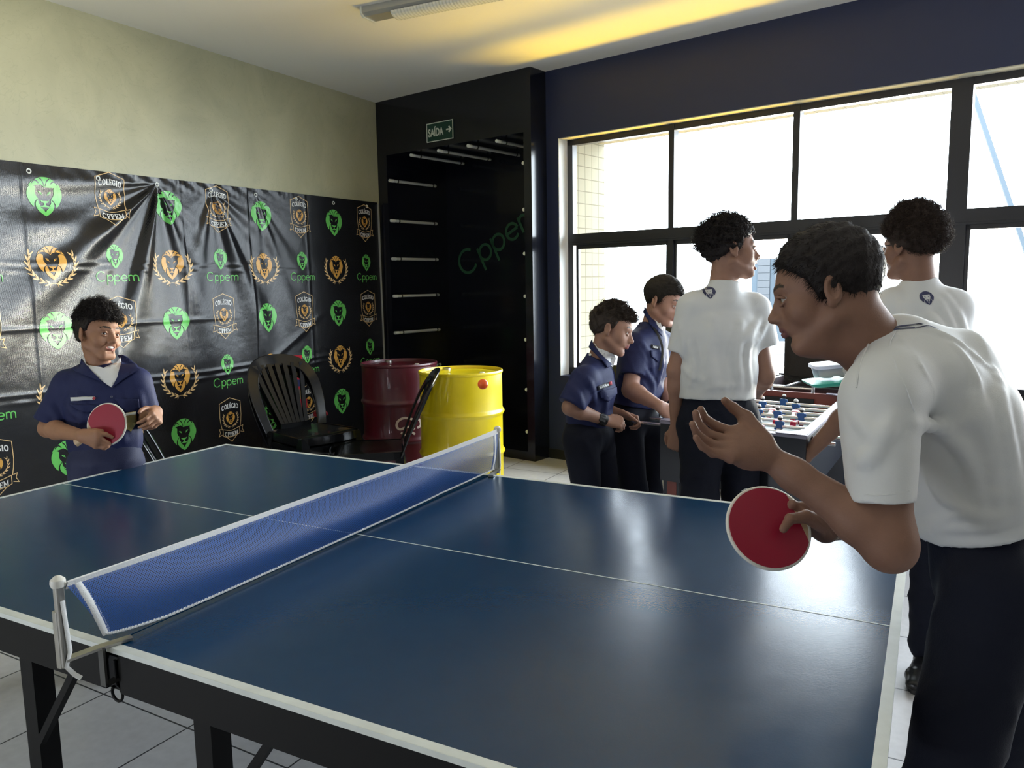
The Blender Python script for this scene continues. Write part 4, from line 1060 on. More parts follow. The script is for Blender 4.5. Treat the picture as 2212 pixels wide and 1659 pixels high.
# ------------------------------------------------------------------ implicit surfaces for bodies and cloth
def nrm(v): v = np.array(v, float); return v / (np.linalg.norm(v) + 1e-12)
class SDF:
    def __init__(s): s.ops = []; s.disp = None
    def _add(s, f, c, r, k, mode): s.ops.append((f, np.array(c, float), float(r), k, mode)); return s
    def rc(s, a, b, ra, rb, k=.012, mode='u'):
        a = np.array(a, float); b = np.array(b, float); ab = b - a; L2 = ab @ ab + 1e-12
        def f(p):
            t = np.clip(((p - a) @ ab) / L2, 0, 1); q = p - a - t[:, None] * ab
            return np.sqrt((q * q).sum(1)) - (ra + (rb - ra) * t)
        return s._add(f, (a + b) / 2, math.sqrt(L2) / 2 + max(ra, rb), k, mode)
    def ell(s, c, r, ax=None, k=.012, mode='u'):
        c = np.array(c, float); A = np.eye(3) if ax is None else np.array(ax, float); r = np.array(r, float)
        def f(p):
            q = (p - c) @ A.T; k0 = np.sqrt(((q / r) ** 2).sum(1)); k1 = np.sqrt(((q / r ** 2) ** 2).sum(1)) + 1e-9
            return k0 * (k0 - 1) / k1
        return s._add(f, c, r.max(), k, mode)
    def ec(s, a, b, side, ra, rb, k=.02, mode='u'):
        """tapered tube of elliptic section, ra=(half width along side, half depth)"""
        a = np.array(a, float); b = np.array(b, float); ab = b - a; L = np.linalg.norm(ab); X = ab / L; S = np.array(side, float); S = nrm(S - X * (S @ X)); T = np.cross(X, S)
        ra = np.array(ra, float); rb = np.array(rb, float)
        def f(p):
            d = p - a; t = np.clip((d @ X) / L, 0, 1); q = d - t[:, None] * ab
            w = ra[0] + (rb[0] - ra[0]) * t; g = ra[1] + (rb[1] - ra[1]) * t; m = np.minimum(w, g)
            x = q @ S; y = q @ T; z = q @ X
            k0 = np.sqrt((x / w) ** 2 + (y / g) ** 2 + (z / m) ** 2); k1 = np.sqrt((x / w ** 2) ** 2 + (y / g ** 2) ** 2 + (z / m ** 2) ** 2) + 1e-9
            return np.where(k0 < 1e-6, -m, k0 * (k0 - 1) / k1)
        return s._add(f, (a + b) / 2, L / 2 + max(ra.max(), rb.max()), k, mode)
    def cut(s, p0, n, c=None, r=1e3, k=.002):
        """removes everything on the side n points to"""
        p0 = np.array(p0, float); n = nrm(n)
        return s._add(lambda p: -((p - p0) @ n), p0 if c is None else c, r, k, 'half')
    def sleeve(s, a, b, ra, rb, hem, hdir, k=.02):
        """tube with a flat open hem"""
        a = np.array(a, float); b = np.array(b, float); ab = b - a; L2 = ab @ ab; hem = np.array(hem, float); hdir = nrm(hdir)
        def f(p):
            t = np.clip(((p - a) @ ab) / L2, 0, 1.3); q = p - a - t[:, None] * ab
            d = np.sqrt((q * q).sum(1)) - (ra + (rb - ra) * t)
            return np.maximum(d, (p - hem) @ hdir)
        s._add(f, (a + b) / 2, math.sqrt(L2) * .8 + max(ra, rb), k, 'u')
    def hollow(s, a, b, ra, rb, k=.002): s.rc(a, b, ra, rb, k, 's')
    def _fold(s, P, ops):
        d = np.full(len(P), 1.0)
        for f, c, r, k, m in ops:
            e = f(P)
            if m == 'u':
                h = np.clip(.5 + .5 * (d - e) / k, 0, 1); d = d + (e - d) * h - k * h * (1 - h)
            elif m == 's':
                h = np.clip(.5 - .5 * (d + e) / k, 0, 1); d = d + (-e - d) * h + k * h * (1 - h)
            else:  # half-space: keep where e>0 -> d = max(d,-e)
                d = np.maximum(d, -e)
        return d
    def __call__(s, P):
        P = np.atleast_2d(P); d = s._fold(P, s.ops)
        if s.disp is not None: d = d - s.disp(P)
        return d
    def block(s, P, c, r):
        ops = []
        for o in s.ops:
            if o[4] == 'half' and o[2] > 100: ops.append(o); continue
            if np.linalg.norm(o[1] - c) - o[2] - r < .05 + o[3]: ops.append(o)
        if not ops: return np.full(len(P), 1.0)
        d = s._fold(P, ops)
        if s.disp is not None: d = d - s.disp(P)
        return d
    def mesh(s, h, B=8, lo=None, hi=None):
        if lo is None:
            us = [o for o in s.ops if o[4] == 'u']; lo = np.min([o[1] - o[2] for o in us], 0) - .02; hi = np.max([o[1] + o[2] for o in us], 0) + .02
        nb = np.ceil((hi - lo) / (B * h)).astype(int); g = np.stack(np.meshgrid(*[np.arange(n) for n in nb], indexing='ij'), -1).reshape(-1, 3)
        cen = lo + (g + .5) * B * h; dc = np.concatenate([s(cen[i:i + 20000]) for i in range(0, len(cen), 20000)])
        keep = np.abs(dc) < B * h * 1.75 + .012; g = g[keep]; cen = cen[keep]
        loc = np.stack(np.meshgrid(*[np.arange(B + 1)] * 3, indexing='ij'), -1).reshape(-1, 3)
        D = np.empty((len(g), B + 1, B + 1, B + 1)); br = B * h * .87
        for i in range(len(g)):
            D[i] = s.block(lo + (g[i] * B + loc) * h, cen[i], br).reshape(B + 1, B + 1, B + 1)
        cor = [(a, b, c) for a in (0, 1) for b in (0, 1) for c in (0, 1)]
        C = np.stack([D[:, a:B + a, b:B + b, c:B + c] for a, b, c in cor], -1); mn = C.min(-1); mx = C.max(-1); act = (mn < 0) & (mx >= 0)
        bi, x, y, z = np.nonzero(act); cv = C[act]; cell = g[bi] * B + np.stack([x, y, z], 1)
        cor = np.array(cor, float); acc = np.zeros((len(cv), 3)); cnt = np.zeros(len(cv))
        for i in range(8):
            for j in range(i + 1, 8):
                if np.abs(cor[i] - cor[j]).sum() != 1: continue
                m = (cv[:, i] < 0) != (cv[:, j] < 0); t = np.where(m, cv[:, i] / (cv[:, i] - cv[:, j] + 1e-30), 0)
                acc += m[:, None] * (cor[i] + (cor[j] - cor[i]) * t[:, None]); cnt += m
        V = lo + (cell + acc / cnt[:, None]) * h
        dim = nb * B + 2; gid = (cell[:, 0] * dim[1] + cell[:, 1]) * dim[2] + cell[:, 2]; o = np.argsort(gid); sg = gid[o]
        def look(c):
            q = (c[:, 0] * dim[1] + c[:, 1]) * dim[2] + c[:, 2]; k = np.clip(np.searchsorted(sg, q), 0, len(sg) - 1); return np.where(sg[k] == q, o[k], -1)
        Fs = []
        for ax in range(3):
            e = np.zeros(3, int); e[ax] = 1; b_, c_ = [(1, 2), (2, 0), (0, 1)][ax]; eb = np.zeros(3, int); eb[b_] = 1; ec_ = np.zeros(3, int); ec_[c_] = 1
            j = int(e[0] * 4 + e[1] * 2 + e[2]); s0 = cv[:, 0] < 0; s1 = cv[:, j] < 0; m = s0 != s1; cc = cell[m]
            q = np.stack([np.nonzero(m)[0], look(cc - eb), look(cc - eb - ec_), look(cc - ec_)], 1); ok = (q >= 0).all(1); flip = s0[m]
            q = np.where(flip[:, None], q, q[:, ::-1]); Fs.append(q[ok])
        return V, np.concatenate(Fs).astype(np.int32)
    def trace(s, P, n, far=.15):
        """slide points along -n to the surface"""
        P = np.array(P, float); t = np.zeros(len(P)); n = nrm(n)
        for _ in range(60):
            d = s(P - n * t[:, None]); t = t + np.clip(d, -.01, .02) * .8
            if np.abs(d).max() < 2e-4: break
        return P - n * np.clip(t, -.05, far)[:, None]
    def normal(s, P, e=.003):
        P = np.atleast_2d(P); g = np.stack([s(P + np.eye(3)[i] * e) - s(P - np.eye(3)[i] * e) for i in range(3)], 1); return g / (np.linalg.norm(g, axis=1)[:, None] + 1e-9)
    def hit(s, px, py, t0=.6, t1=6):
        """first point of the surface on the ray of a pixel"""
        d = ray(px, py); L = np.linalg.norm(d); t = t0
        for _ in range(400):
            v = float(s((CAM + d * t)[None])[0])
            if v < 3e-4: return CAM + d * t
            t += min(max(v, 2e-4), .3) / L * .8
            if t > t1: return None
        return CAM + d * t
def smooth_mesh(V, F, it=1, lam=.5):
    n = len(V); I = np.concatenate([F[:, a] for a, b in ((0, 1), (1, 2), (2, 3), (3, 0), (1, 0), (2, 1), (3, 2), (0, 3))]); J = np.concatenate([F[:, b] for a, b in ((0, 1), (1, 2), (2, 3), (3, 0), (1, 0), (2, 1), (3, 2), (0, 3))])
    c = np.maximum(np.bincount(I, minlength=n), 1)[:, None]
    for _ in range(it):
        A = np.stack([np.bincount(I, V[J, k], minlength=n) for k in range(3)], 1); V = V + lam * (A / c - V)
    return V
def multi(*fs):
    """several surfaces as one, for laying cloth pieces over them"""
    q = SDF(); q.ops = [o for f in fs for o in f.ops]; q.disp = fs[0].disp; return q
def pj(x, y, d): return at(x, y, d)
def cdir(a, b, c): """direction in the camera's terms: right, up, away"""; return nrm(RT * a + UP * b + FW * c)

# ---- cloth wrinkles
def wrinkle(dirs, amp, seed=0, mask=None):
    rg = np.random.RandomState(seed); W_ = [(nrm(rg.randn(3)), rg.rand() * 6, nrm(rg.randn(3)), rg.rand() * 6) for _ in dirs]
    def f(P):
        o = np.zeros(len(P))
        for (dv, fr, am), (a, pa, b, pb) in zip(dirs, W_):
            s_ = (P @ nrm(dv)) * fr + 1.5 * np.sin(P @ a * 9 + pa) + .9 * np.sin(P @ b * 17 + pb)
            r = 1 - np.abs(np.sin(s_)); o += am * (r ** 2.2 - .25) * (.55 + .45 * np.sin(P @ b * 8 + pa))
        o *= amp
        return o * mask(P) if mask else o
    return f
def setcol(o, col):
    at_ = o.data.color_attributes.new('Col', 'FLOAT_COLOR', 'POINT'); c = np.ones((len(o.data.vertices), 4), np.float32); c[:, :3] = col; at_.data.foreach_set('color', c.ravel())

# ---- head
class Head:
    def __init__(s, c, f, u, sc=1.0):
        s.c = np.array(c, float); s.F = nrm(f); u = np.array(u, float); s.U = nrm(u - s.F * (u @ s.F)); s.R = np.cross(s.F, s.U); s.s = sc
    def w(s, x, y, z): return s.c + s.s * (s.R * x + s.F * y + s.U * z)
    def loc(s, P): q = (P - s.c) / s.s; return np.stack([q @ s.R, q @ s.F, q @ s.U], 1)
def head_sdf(S, H, mouth='closed', chinfull=0.0, nose=1.0):
    w = H.w; s = H.s; ax = np.array([H.R, H.F, H.U])
    E_ = lambda c, r, k=.012, m='u', A=None: S.ell(w(*c), np.array(r) * s, ax if A is None else A, k * s, m)
    C_ = lambda a, b, ra, rb, k=.01, m='u': S.rc(w(*a), w(*b), ra * s, rb * s, k * s, m)
    E_((0, -.018, .034), (.073, .092, .076), .02)
    E_((0, .012, .018), (.064, .074, .070), .02)
    E_((0, .034, -.028), (.054, .050, .066), .018)
    for sx in (-1, 1):
        C_((sx * .054, -.006, -.050), (sx * .018, .062, -.092), .017, .015, .02)
        E_((sx * .040, .048, -.026), (.025, .026, .028), .016)             # cheek
        C_((sx * .010, .082, .022), (sx * .040, .067, .022), .0085, .0085, .012)   # brow ridge
    E_((0, .058, -.050), (.034, .032, .036), .014)
    C_((-.018, .064, -.094), (.018, .064, -.094), .0165 + chinfull, .0165 + chinfull, .014)
    E_((0, .045, -.088), (.034, .030, .020), .014)
    for sx in (-1, 1): E_((sx * .032, .0885, .002), (.0155, .0090, .0075), .008, 's')
    # nose
    C_((0, .079, .014), (0, .099 + .002 * nose, -.024), .0078, .0088, .010)
    E_((0, .1005 + .003 * nose, -.0295), (.0110, .0100, .0092), .008)
    for sx in (-1, 1):
        E_((sx * .0125, .0925, -.033), (.0072, .0105, .0072), .006); 0
    C_((-.008, .082, -.043), (.008, .082, -.043), .0085, .0085, .012)
    C_((0, .080, -.016), (0, .0865, -.037), .0125, .0125, .008)
    # lips
    zl = -.0585
    if mouth == 'smile':
        for sx in (-1, 1):
            C_((0, .0895, zl + .004), (sx * .027, .075, zl + .012), .0050, .0030, .005); C_((0, .088, zl - .0085), (sx * .026, .075, zl + .008), .0062, .0030, .005)
            E_((sx * .036, .058, -.036), (.021, .021, .018), .014)
            C_((sx * .021, .084, -.038), (sx * .034, .070, -.062), .0030, .0020, .006, 's')
        E_((0, .094, zl + .0010), (.026, .018, .0068), .003, 's')
    elif mouth == 'open':
        for sx in (-1, 1):
            C_((0, .0935, zl + .007), (sx * .022, .078, zl + .000), .0058, .0035, .005); C_((0, .090, zl - .0135), (sx * .021, .076, zl - .004), .0072, .0035, .005)
        E_((0, .092, zl - .003), (.015, .018, .0062), .003, 's')
    else:
        for sx in (-1, 1):
            C_((0, .0905, zl + .0040), (sx * .022, .077, zl), .0050, .0032, .008); C_((0, .0880, zl - .0058), (sx * .020, .075, zl - .001), .0060, .0035, .008)
        E_((0, .0995, zl - .0008), (.024, .014, .0010), .002, 's')
    C_((-.010, .080, -.075), (.010, .080, -.075), .004, .004, .010, 's')
    # ears
    for sx in (-1, 1):
        er = nrm(H.R * sx * .93 - H.F * .36); ez = nrm(H.U - H.F * .12); ey = np.cross(ez, er); A = np.array([er, ey, ez])
        c0 = w(sx * .0765, -.012, -.004)
        S.ell(c0, np.array((.0075, .0170, .0285)) * s, A, .006 * s); S.ell(c0 + er * .0080 * s - ey * .001 * s, np.array((.0075, .0115, .020)) * s, A, .002 * s, 's')
        S.ell(w(sx * .074, -.004, -.029), np.array((.006, .008, .009)) * s, A, .006 * s)
        S.ell(w(sx * .0775, -.001, -.006), np.array((.003, .004, .006)) * s, A, .003 * s)
        # upper eyelids
        C_((sx * .021, .0815, .0045), (sx * .033, .0865, .0095), .0030, .0032, .003); C_((sx * .033, .0865, .0095), (sx * .045, .0745, .004), .0032, .0028, .003)
        C_((sx * .022, .081, -.0045), (sx * .033, .0835, -.0085), .0026, .0028, .004); C_((sx * .033, .0835, -.0085), (sx * .044, .0745, -.003), .0028, .0024, .004)
def skin_cols(V, H, base, lip, brow=(.025, .015, .010), lid=0):
    L = H.loc(V); c = np.tile(np.array(base, float), (len(V), 1)); x, y, z = np.abs(L[:, 0]), L[:, 1], L[:, 2]
    f = np.clip(1 - (((x / .024) ** 2 + ((z + .060 - x * .0) / .0125) ** 2)), 0, 1) * (y > .070); f = np.clip(f * 2.2, 0, 1)[:, None]; c = c * (1 - f) + np.array(lip) * f
    zb = .026 + .004 * np.sin((x - .014) / .034 * math.pi); b = (np.abs(z - zb) < .0042 - .0022 * np.clip((x - .03) / .02, 0, 1)) & (x > .011) & (x < .049) & (y > .05); c[b] = brow
    d = np.hypot(x - .072, (y + .01)) ; 
    return c
def eyes(H, par, down=0.0, side=0.0):
    mw = mat('eye_white', (.36, .32, .30), .25); mi = mat('iris_brown', (.03, .014, .008), .1); b = MB()
    for sx in (-1, 1):
        c = H.w(sx * .0315, .0690, .0005); d = nrm(H.F - H.U * down + H.R * side); n0 = len(b.F)
        r = .0125 * H.s; prof = [(0, -r)] + [(math.sin(t) * r, -math.cos(t) * r) for t in np.linspace(.3, math.pi, 14)]
        b.lathe(prof, c, d, 16); k = 0
        for q in range(n0, len(b.F)):
            ctr = np.mean([b.V[i] for i in b.F[q]], 0); ang = math.acos(max(-1, min(1, nrm(ctr - c) @ d))); b.M[q] = 1 if ang < .52 else 0
    b.build('eyeballs', [mw, mi], par, True)

# ---- hair
def hair_sdf(H, thick, line=None, top=0.0, back=0.0, noise=.0, seed=1, nape=-.045, front=.062, side=.004, frontlift=0.0):
    S = SDF(); s = H.s; ax = np.array([H.R, H.F, H.U])
    S.ell(H.w(0, -.018, .034 + top * .35), np.array((.073 + thick, .092 + thick * .9 + back * .5, .076 + thick + top)) * s, ax, .01)
    S.ell(H.w(0, .010 + frontlift * .4, .022 + top * .3), np.array((.064 + thick, .074 + thick * .6 + frontlift, .070 + thick * .7 + top)) * s, ax, .02 * s)
    if back: S.ell(H.w(0, -.05 - back * .4, .04), np.array((.062 + thick, .062 + thick + back * .4, .062)) * s, ax, .02 * s)
    rg = np.random.RandomState(seed); K = [(rg.randn(3) * 120, rg.rand() * 6) for _ in range(5)] + [(rg.randn(3) * 260, rg.rand() * 6) for _ in range(5)]
    xs = np.array([-.2, -.10, -.065, -.045, -.022, -.006, .014, .030, .052, .068, .2]); zs = np.array([nape, nape, nape + .004, -.030, -.012, side - .018, side - .012, side + .030, side + .046, front, front])
    def hl(P):
        L = H.loc(P); z0 = np.interp(L[:, 1], xs, zs); z0 = z0 + .004 * np.sin(L[:, 0] * 90) * (L[:, 1] > .04) - .05 * np.clip(.05 - np.abs(L[:, 0]), 0, 1) * (L[:, 1] < -.05)
        return z0 - L[:, 2], L
    def disp(P):
        o = np.zeros(len(P))
        for k, (kv, ph) in enumerate(K): o += np.sin(P @ kv / s + ph) * (.7 if k < 5 else .4)
        return o * noise * s * .45
    base = S.__call__; S.disp = None
    def wrap(P, ops=None):
        d = S._fold(P, S.ops) if ops is None else S._fold(P, ops); g, L = hl(P)
        d = d - (disp(P) if noise else 0)
        # hair thins out towards the hairline
        g = g * s; d = d + np.clip(g + .014 * s, 0, .02) * .5
        return np.maximum(d, g * .75)
    class W_(SDF):
        def __call__(q, P): return wrap(np.atleast_2d(P))
        def block(q, P, c, r): return wrap(P)
    q = W_(); q.ops = S.ops; return q
def strands(V, N, n, length, rad, flow, curl=0.0, turns=2.0, seed=0, seg=8, lift=.6):
    """n tapering hairs rooted at random surface points V with normals N; curl = helix radius"""
    rg = np.random.RandomState(seed); idx = rg.randint(0, len(V), n); P0 = V[idx]; n0 = N[idx]
    fl = flow(P0) if callable(flow) else np.tile(np.array(flow, float), (n, 1)); d = n0 * lift + fl * (1 - lift) + rg.randn(n, 3) * .22; d /= np.linalg.norm(d, axis=1)[:, None]
    ln = length * (.55 + .75 * rg.rand(n)); a = np.cross(d, rg.randn(n, 3)); a /= np.linalg.norm(a, axis=1)[:, None]; b = np.cross(d, a)
    ph = rg.rand(n) * 6.28; bend = fl * .35 + np.array([0, 0, -.12])
    t = np.linspace(0, 1, seg + 1)
    pts = P0[:, None, :] - n0[:, None, :] * .003 + d[:, None, :] * (ln[:, None] * t)[..., None] + bend[:, None, :] * (ln[:, None] * t ** 2)[..., None] * .6
    if curl:
        w = curl * np.clip(t * 3, 0, 1); an = ph[:, None] + t[None] * turns * 6.283
        pts = pts + (a[:, None, :] * np.cos(an)[..., None] + b[:, None, :] * np.sin(an)[..., None]) * w[None, :, None]
    T = np.gradient(pts, axis=1); T /= np.linalg.norm(T, axis=2)[..., None] + 1e-9; A = np.cross(T, a[:, None, :]); A /= np.linalg.norm(A, axis=2)[..., None] + 1e-9; B = np.cross(T, A)
    rr = rad * (1 - .85 * t ** 1.5); R = []
    for k in range(3):
        an = 2.094 * k; R.append(pts + (A * math.cos(an) + B * math.sin(an)) * rr[None, :, None])
    R = np.stack(R, 2); VV = R.reshape(-1, 3); base = np.arange(n)[:, None] * (seg + 1) * 3
    F = []
    for i in range(seg):
        for k in range(3): F.append(np.stack([base[:, 0] + i * 3 + k, base[:, 0] + i * 3 + (k + 1) % 3, base[:, 0] + (i + 1) * 3 + (k + 1) % 3, base[:, 0] + (i + 1) * 3 + k], 1))
    return VV, np.concatenate(F).astype(np.int32)
def make_hair(H, par, m, h=.003, st=None, **kw):
    S = hair_sdf(H, **kw); V, F = S.mesh(h); nV, nF = [V], [F]
    if st:
        N = np.zeros_like(V); fn = np.cross(V[F[:, 1]] - V[F[:, 0]], V[F[:, 2]] - V[F[:, 0]])
        for k in range(4): np.add.at(N, F[:, k], fn)
        N /= np.linalg.norm(N, axis=1)[:, None] + 1e-12
        L = H.loc(V); out = (np.linalg.norm(L - np.array([0, -.018, .03]), axis=1) > .070)
        for q in st:
            q = dict(q); sel = q.pop('sel', None); mk = out & (sel(L) if sel else True)
            V2, F2 = strands(V[mk], N[mk], **q); nF.append(F2 + sum(len(v) for v in nV)); nV.append(V2)
    return mesh_obj('hair', np.concatenate(nV), np.concatenate(nF), m, par, True)

# ---- hands
def hand(S, W, D, Np, T, sc=1.0, flex=((.3, .5, .3),) * 4, spread=(.10, .02, -.06, -.14), thumb=((.75, .62, .25), (.35, .9, .35), (.1, .95, .3)), k=.006):
    """W wrist, D towards the fingers, Np out of the palm, T towards the thumb; returns finger tips"""
    D = nrm(D); Np = nrm(Np - D * (np.array(Np) @ D)); T = nrm(np.array(T, float) - D * (np.array(T) @ D) - Np * (np.array(T) @ Np))
    mc = [(.029, .088), (.0095, .092), (-.010, .087), (-.028, .078)]; ln = [(.040, .024, .020), (.044, .027, .021), (.040, .025, .020), (.031, .019, .018)]; tips = []
    P = lambda t, d, n: np.array(W, float) + (T * t + D * d + Np * n) * sc
    for (t, d), rr in zip(mc, (.0135, .0135, .013, .0125)): S.rc(P(t * .55, .005, 0), P(t, d, -.001), .0155 * sc, rr * .82 * sc, .012 * sc)
    S.ell(P(0, .048, .003), np.array((.036, .046, .0135)) * sc, np.array([T, D, Np]), .012 * sc)
    for i, ((t, d), L, fx_, sp) in enumerate(zip(mc, ln, flex, spread)):
        p = P(t, d, -.001); a = 0; dirb = nrm(D * math.cos(sp) + T * math.sin(sp)); rad = [.0092, .0084, .0077, .0065]
        if i == 3: rad = [.0080, .0073, .0067, .0056]
        for j in range(3):
            a += fx_[j]; dv = dirb * math.cos(a) + Np * math.sin(a); q = p + dv * L[j] * sc; S.rc(p, q, rad[j] * sc, rad[j + 1] * sc, (.009 if j == 0 else .003) * sc); p = q
        tips.append(p)
    p = P(.020, .018, .006)
    for j, (dv, L, ra, rb) in enumerate(zip(thumb, (.042, .032, .026), (.0150, .0105, .0095), (.0110, .0095, .0072))):
        v = nrm(T * dv[0] + D * dv[1] + Np * dv[2]); q = p + v * L * sc; S.rc(p, q, ra * sc, rb * sc, (.012 if j == 0 else .004) * sc); p = q
    tips.append(p)
    return tips
def arm(S, sh, el, wr, r0=.040, r1=.034, r2=.021, k=.02):
    sh, el, wr = [np.array(v, float) for v in (sh, el, wr)]
    S.rc(sh, el, r0, r1, k); d = el + (wr - el) * .25; S.rc(el, d, r1 * .98, r1 * 1.02, k); S.rc(d, wr, r1 * 1.02, r2, k)

def drape(S, poly, O, X, Y, name, m, par, off=.001, thick=.0012, step=.012, back=.06, closed_poly=True):
    """a flat patch laid on the surface S; poly in metres in the plane O, X, Y"""
    X = nrm(X); Y = nrm(Y); n = np.cross(X, Y); polys = poly if isinstance(poly[0][0], (tuple, list, np.ndarray)) else [poly]
    V_, F_, _k = tri_emb([(p, 'bg') for p in polys], step)
    P = np.array(O, float) + V_[:, :1] * X + V_[:, 1:2] * Y + n * back; P = S.trace(P, n); P = P + S.normal(P) * off
    o = mesh_obj(name, P, F_, m, par, True)
    if thick: sm = o.modifiers.new('thickness', 'SOLIDIFY'); sm.thickness = thick; sm.offset = 1
    return o
def add_cloth(S, name, m, par, h=.006, it=1):
    V, F = S.mesh(h)
    if it: V = smooth_mesh(V, F, it, .35)
    return mesh_obj(name, V, F, m, par, True)
def lerp(a, b, t): return np.array(a, float) * (1 - t) + np.array(b, float) * t

M_skin_attr = {}
def skin(name, rough=.60): return mat(name, (.5, .3, .2), rough, attr='Col', bump=.12, bscale=420, sss=.06, var=.05, vscale=40)
def body_obj(S, H, par, tone, lip, h=.003, extra=None):
    V, F = S.mesh(h); o = mesh_obj('body', V, F, skin('skin'), par, True); c = skin_cols(V, H, tone, lip)
    if extra: c = extra(V, c)
    setcol(o, c); return o

def shoe(P, D, name, m, par, sc=1.0):
    """P under the heel-ankle on the floor, D toe direction"""
    D = nrm(np.array([D[0], D[1], 0])); Sd = np.array([-D[1], D[0], 0]); Z = np.array([0, 0, 1.0]); P = np.array([P[0], P[1], 0.0]); S = SDF()
    S.ec(P + D * -.02 * sc + Z * .045 * sc, P + D * .13 * sc + Z * .034 * sc, Sd, (.034 * sc, .040 * sc), (.042 * sc, .030 * sc), .02)
    S.ec(P + D * .13 * sc + Z * .034 * sc, P + D * .19 * sc + Z * .028 * sc, Sd, (.042 * sc, .030 * sc), (.034 * sc, .022 * sc), .02); S.rc(P + Z * .05 * sc, P + Z * .09 * sc, .036 * sc, .034 * sc, .02)
    S.cut((0, 0, .012), (0, 0, -1)); V, F = S.mesh(.006); o = mesh_obj(name, V, F, m, par, True)
    b = MB(); pts = []
    for k in range(28):
        a = 2 * math.pi * k / 28; x = .085 + .122 * math.cos(a); pts.append(P + D * x * sc + Sd * (.040 + .004 * math.cos(a)) * math.sin(a) * sc + Z * .0)
    b.prism(pts, (0, 0, .016)); b.build('sole', mat('shoe_sole', (.02, .02, .022), .6), o)
    return o
def trousers(par, m, pel, hl, hr, kl, kr, al, ar, fwd, s=1.0, waist=None, seed=2, h=.008, hipw=.155, wr=None):
    S = SDF(); side = nrm(np.array(hr) - np.array(hl)); up = nrm(np.array(pel) - (np.array(hl) + np.array(hr)) / 2 + 1e-6) if waist is None else nrm(np.array(waist) - np.array(pel))
    w = np.array(waist if waist is not None else np.array(pel) + [0, 0, .12])
    S.ec(w, pel, side, (.128 * s, .095 * s), (hipw * s, .112 * s), .03)
    for hp, kn, an in ((hl, kl, al), (hr, kr, ar)):
        hp, kn, an = [np.array(v, float) for v in (hp, kn, an)]
        S.rc(hp, kn, .088 * s, .066 * s, .03); S.rc(kn, an + [0, 0, .01], .066 * s, .056 * s, .03)
    S.cut(w + nrm(w - pel) * .012, w - pel)
    dn = nrm(np.array(kl) - np.array(hl))
    S.disp = wr or wrinkle([((0, 0, 1), 34, .7), (nrm(side + np.array([0, 0, .8])), 26, .8), (nrm(side - np.array([0, 0, .7])), 30, .6), (side, 38, .5)], .0055, seed)
    S.cut((0, 0, .035), (0, 0, -1))
    return S, add_cloth(S, 'trousers', m, par, h)

# ------------------------------------------------------------------ people
M_white = mat('white_polyester', (.66, .67, .68), .62, bump=.10, bscale=500, sheen=.15)
M_navyt = mat('navy_trouser_cloth', (.0045, .0062, .016), .8, bump=.25, bscale=380, spec=.25)
M_navys = mat('navy_uniform_shirt', (.012, .018, .078), .65, bump=.25, bscale=420, spec=.3)
M_hairb = mat('hair_black_brown', (.012, .008, .008), .62, bump=.3, bscale=300, spec=.3)
M_hair2 = mat('hair_dark_brown', (.028, .016, .012), .62, bump=.3, bscale=300, spec=.3)
M_black = mat('black_rubber', (.006, .006, .007), .4)
M_logo = mat('shirt_print_navy', (.03, .035, .10), .5)
M_red_r = mat('red_paddle_rubber', (.32, .004, .03), .42, bump=.1, bscale=700); M_ply = mat('paddle_plywood', (.62, .45, .28), .5); M_edge = mat('paddle_edge_tape', (.80, .78, .70), .5)
TONE1 = (.235, .120, .080); TONE2 = (.32, .170, .118); LIP = (.26, .085, .075)
M_shoe = mat('black_shoe_leather', (.010, .010, .012), .3)

def paddle(C, n, hdir, label, R=.078, hl=.10):
    """C blade centre, n front normal, hdir towards the handle"""
    n = nrm(n); X = nrm(np.array(hdir) - n * (np.array(hdir) @ n)); Y = np.cross(n, X); C = np.array(C, float)
    r = empty('table_tennis_paddle', C, label, 'paddle')
    out = []
    for k in range(64):
        a = 2 * math.pi * k / 64; x = -math.cos(a) * R * 1.02; y = math.sin(a) * R; out.append((x, y))
    def pr(p, z0, z1, nm, m, sc=1.0):
        b = MB(); b.prism([C + X * x * sc + Y * y * sc + n * z0 for x, y in p], n * (z1 - z0)); b.build(nm, m, r)
    pr(out, -.003, .003, 'blade', M_ply); fr = [(min(x, R * .80), y) for x, y in out]
    pr(fr, .003, .0055, 'red_rubber', M_red_r, .992); pr(fr, -.0055, -.003, 'black_rubber', M_black, .992)
    b = MB(); b.tube([C + X * x * 1.003 + Y * y * 1.003 for x, y in out], .0042, 8, closed=True); b.build('edge_tape', M_edge, r, True)
    b = MB(); h = [C + X * (R * .88 + d) for d in (0, hl * .2, hl * .6, hl)]; b.tube(h, [.014, .0125, .0125, .0155], 12, flat=.8, ref=tuple(n)); b.build('handle', M_ply, r, True)
    return r

def lion_print(S, px, py, size, X, Y, par, m, t0=.6, col=True, name='lion_print', mm=(1, 1)):
    P = S.hit(px, py, t0)
    if P is None: return
    polys = [([(x * size * .43 * mm[0], (y - .5) * size) for x, y in p], 'c') for p, c in LION if c == 'c']
    drape(S, [p for p, _ in polys], P, X, Y, name, m, par, off=.0012, thick=0, step=size / 6, back=.05)

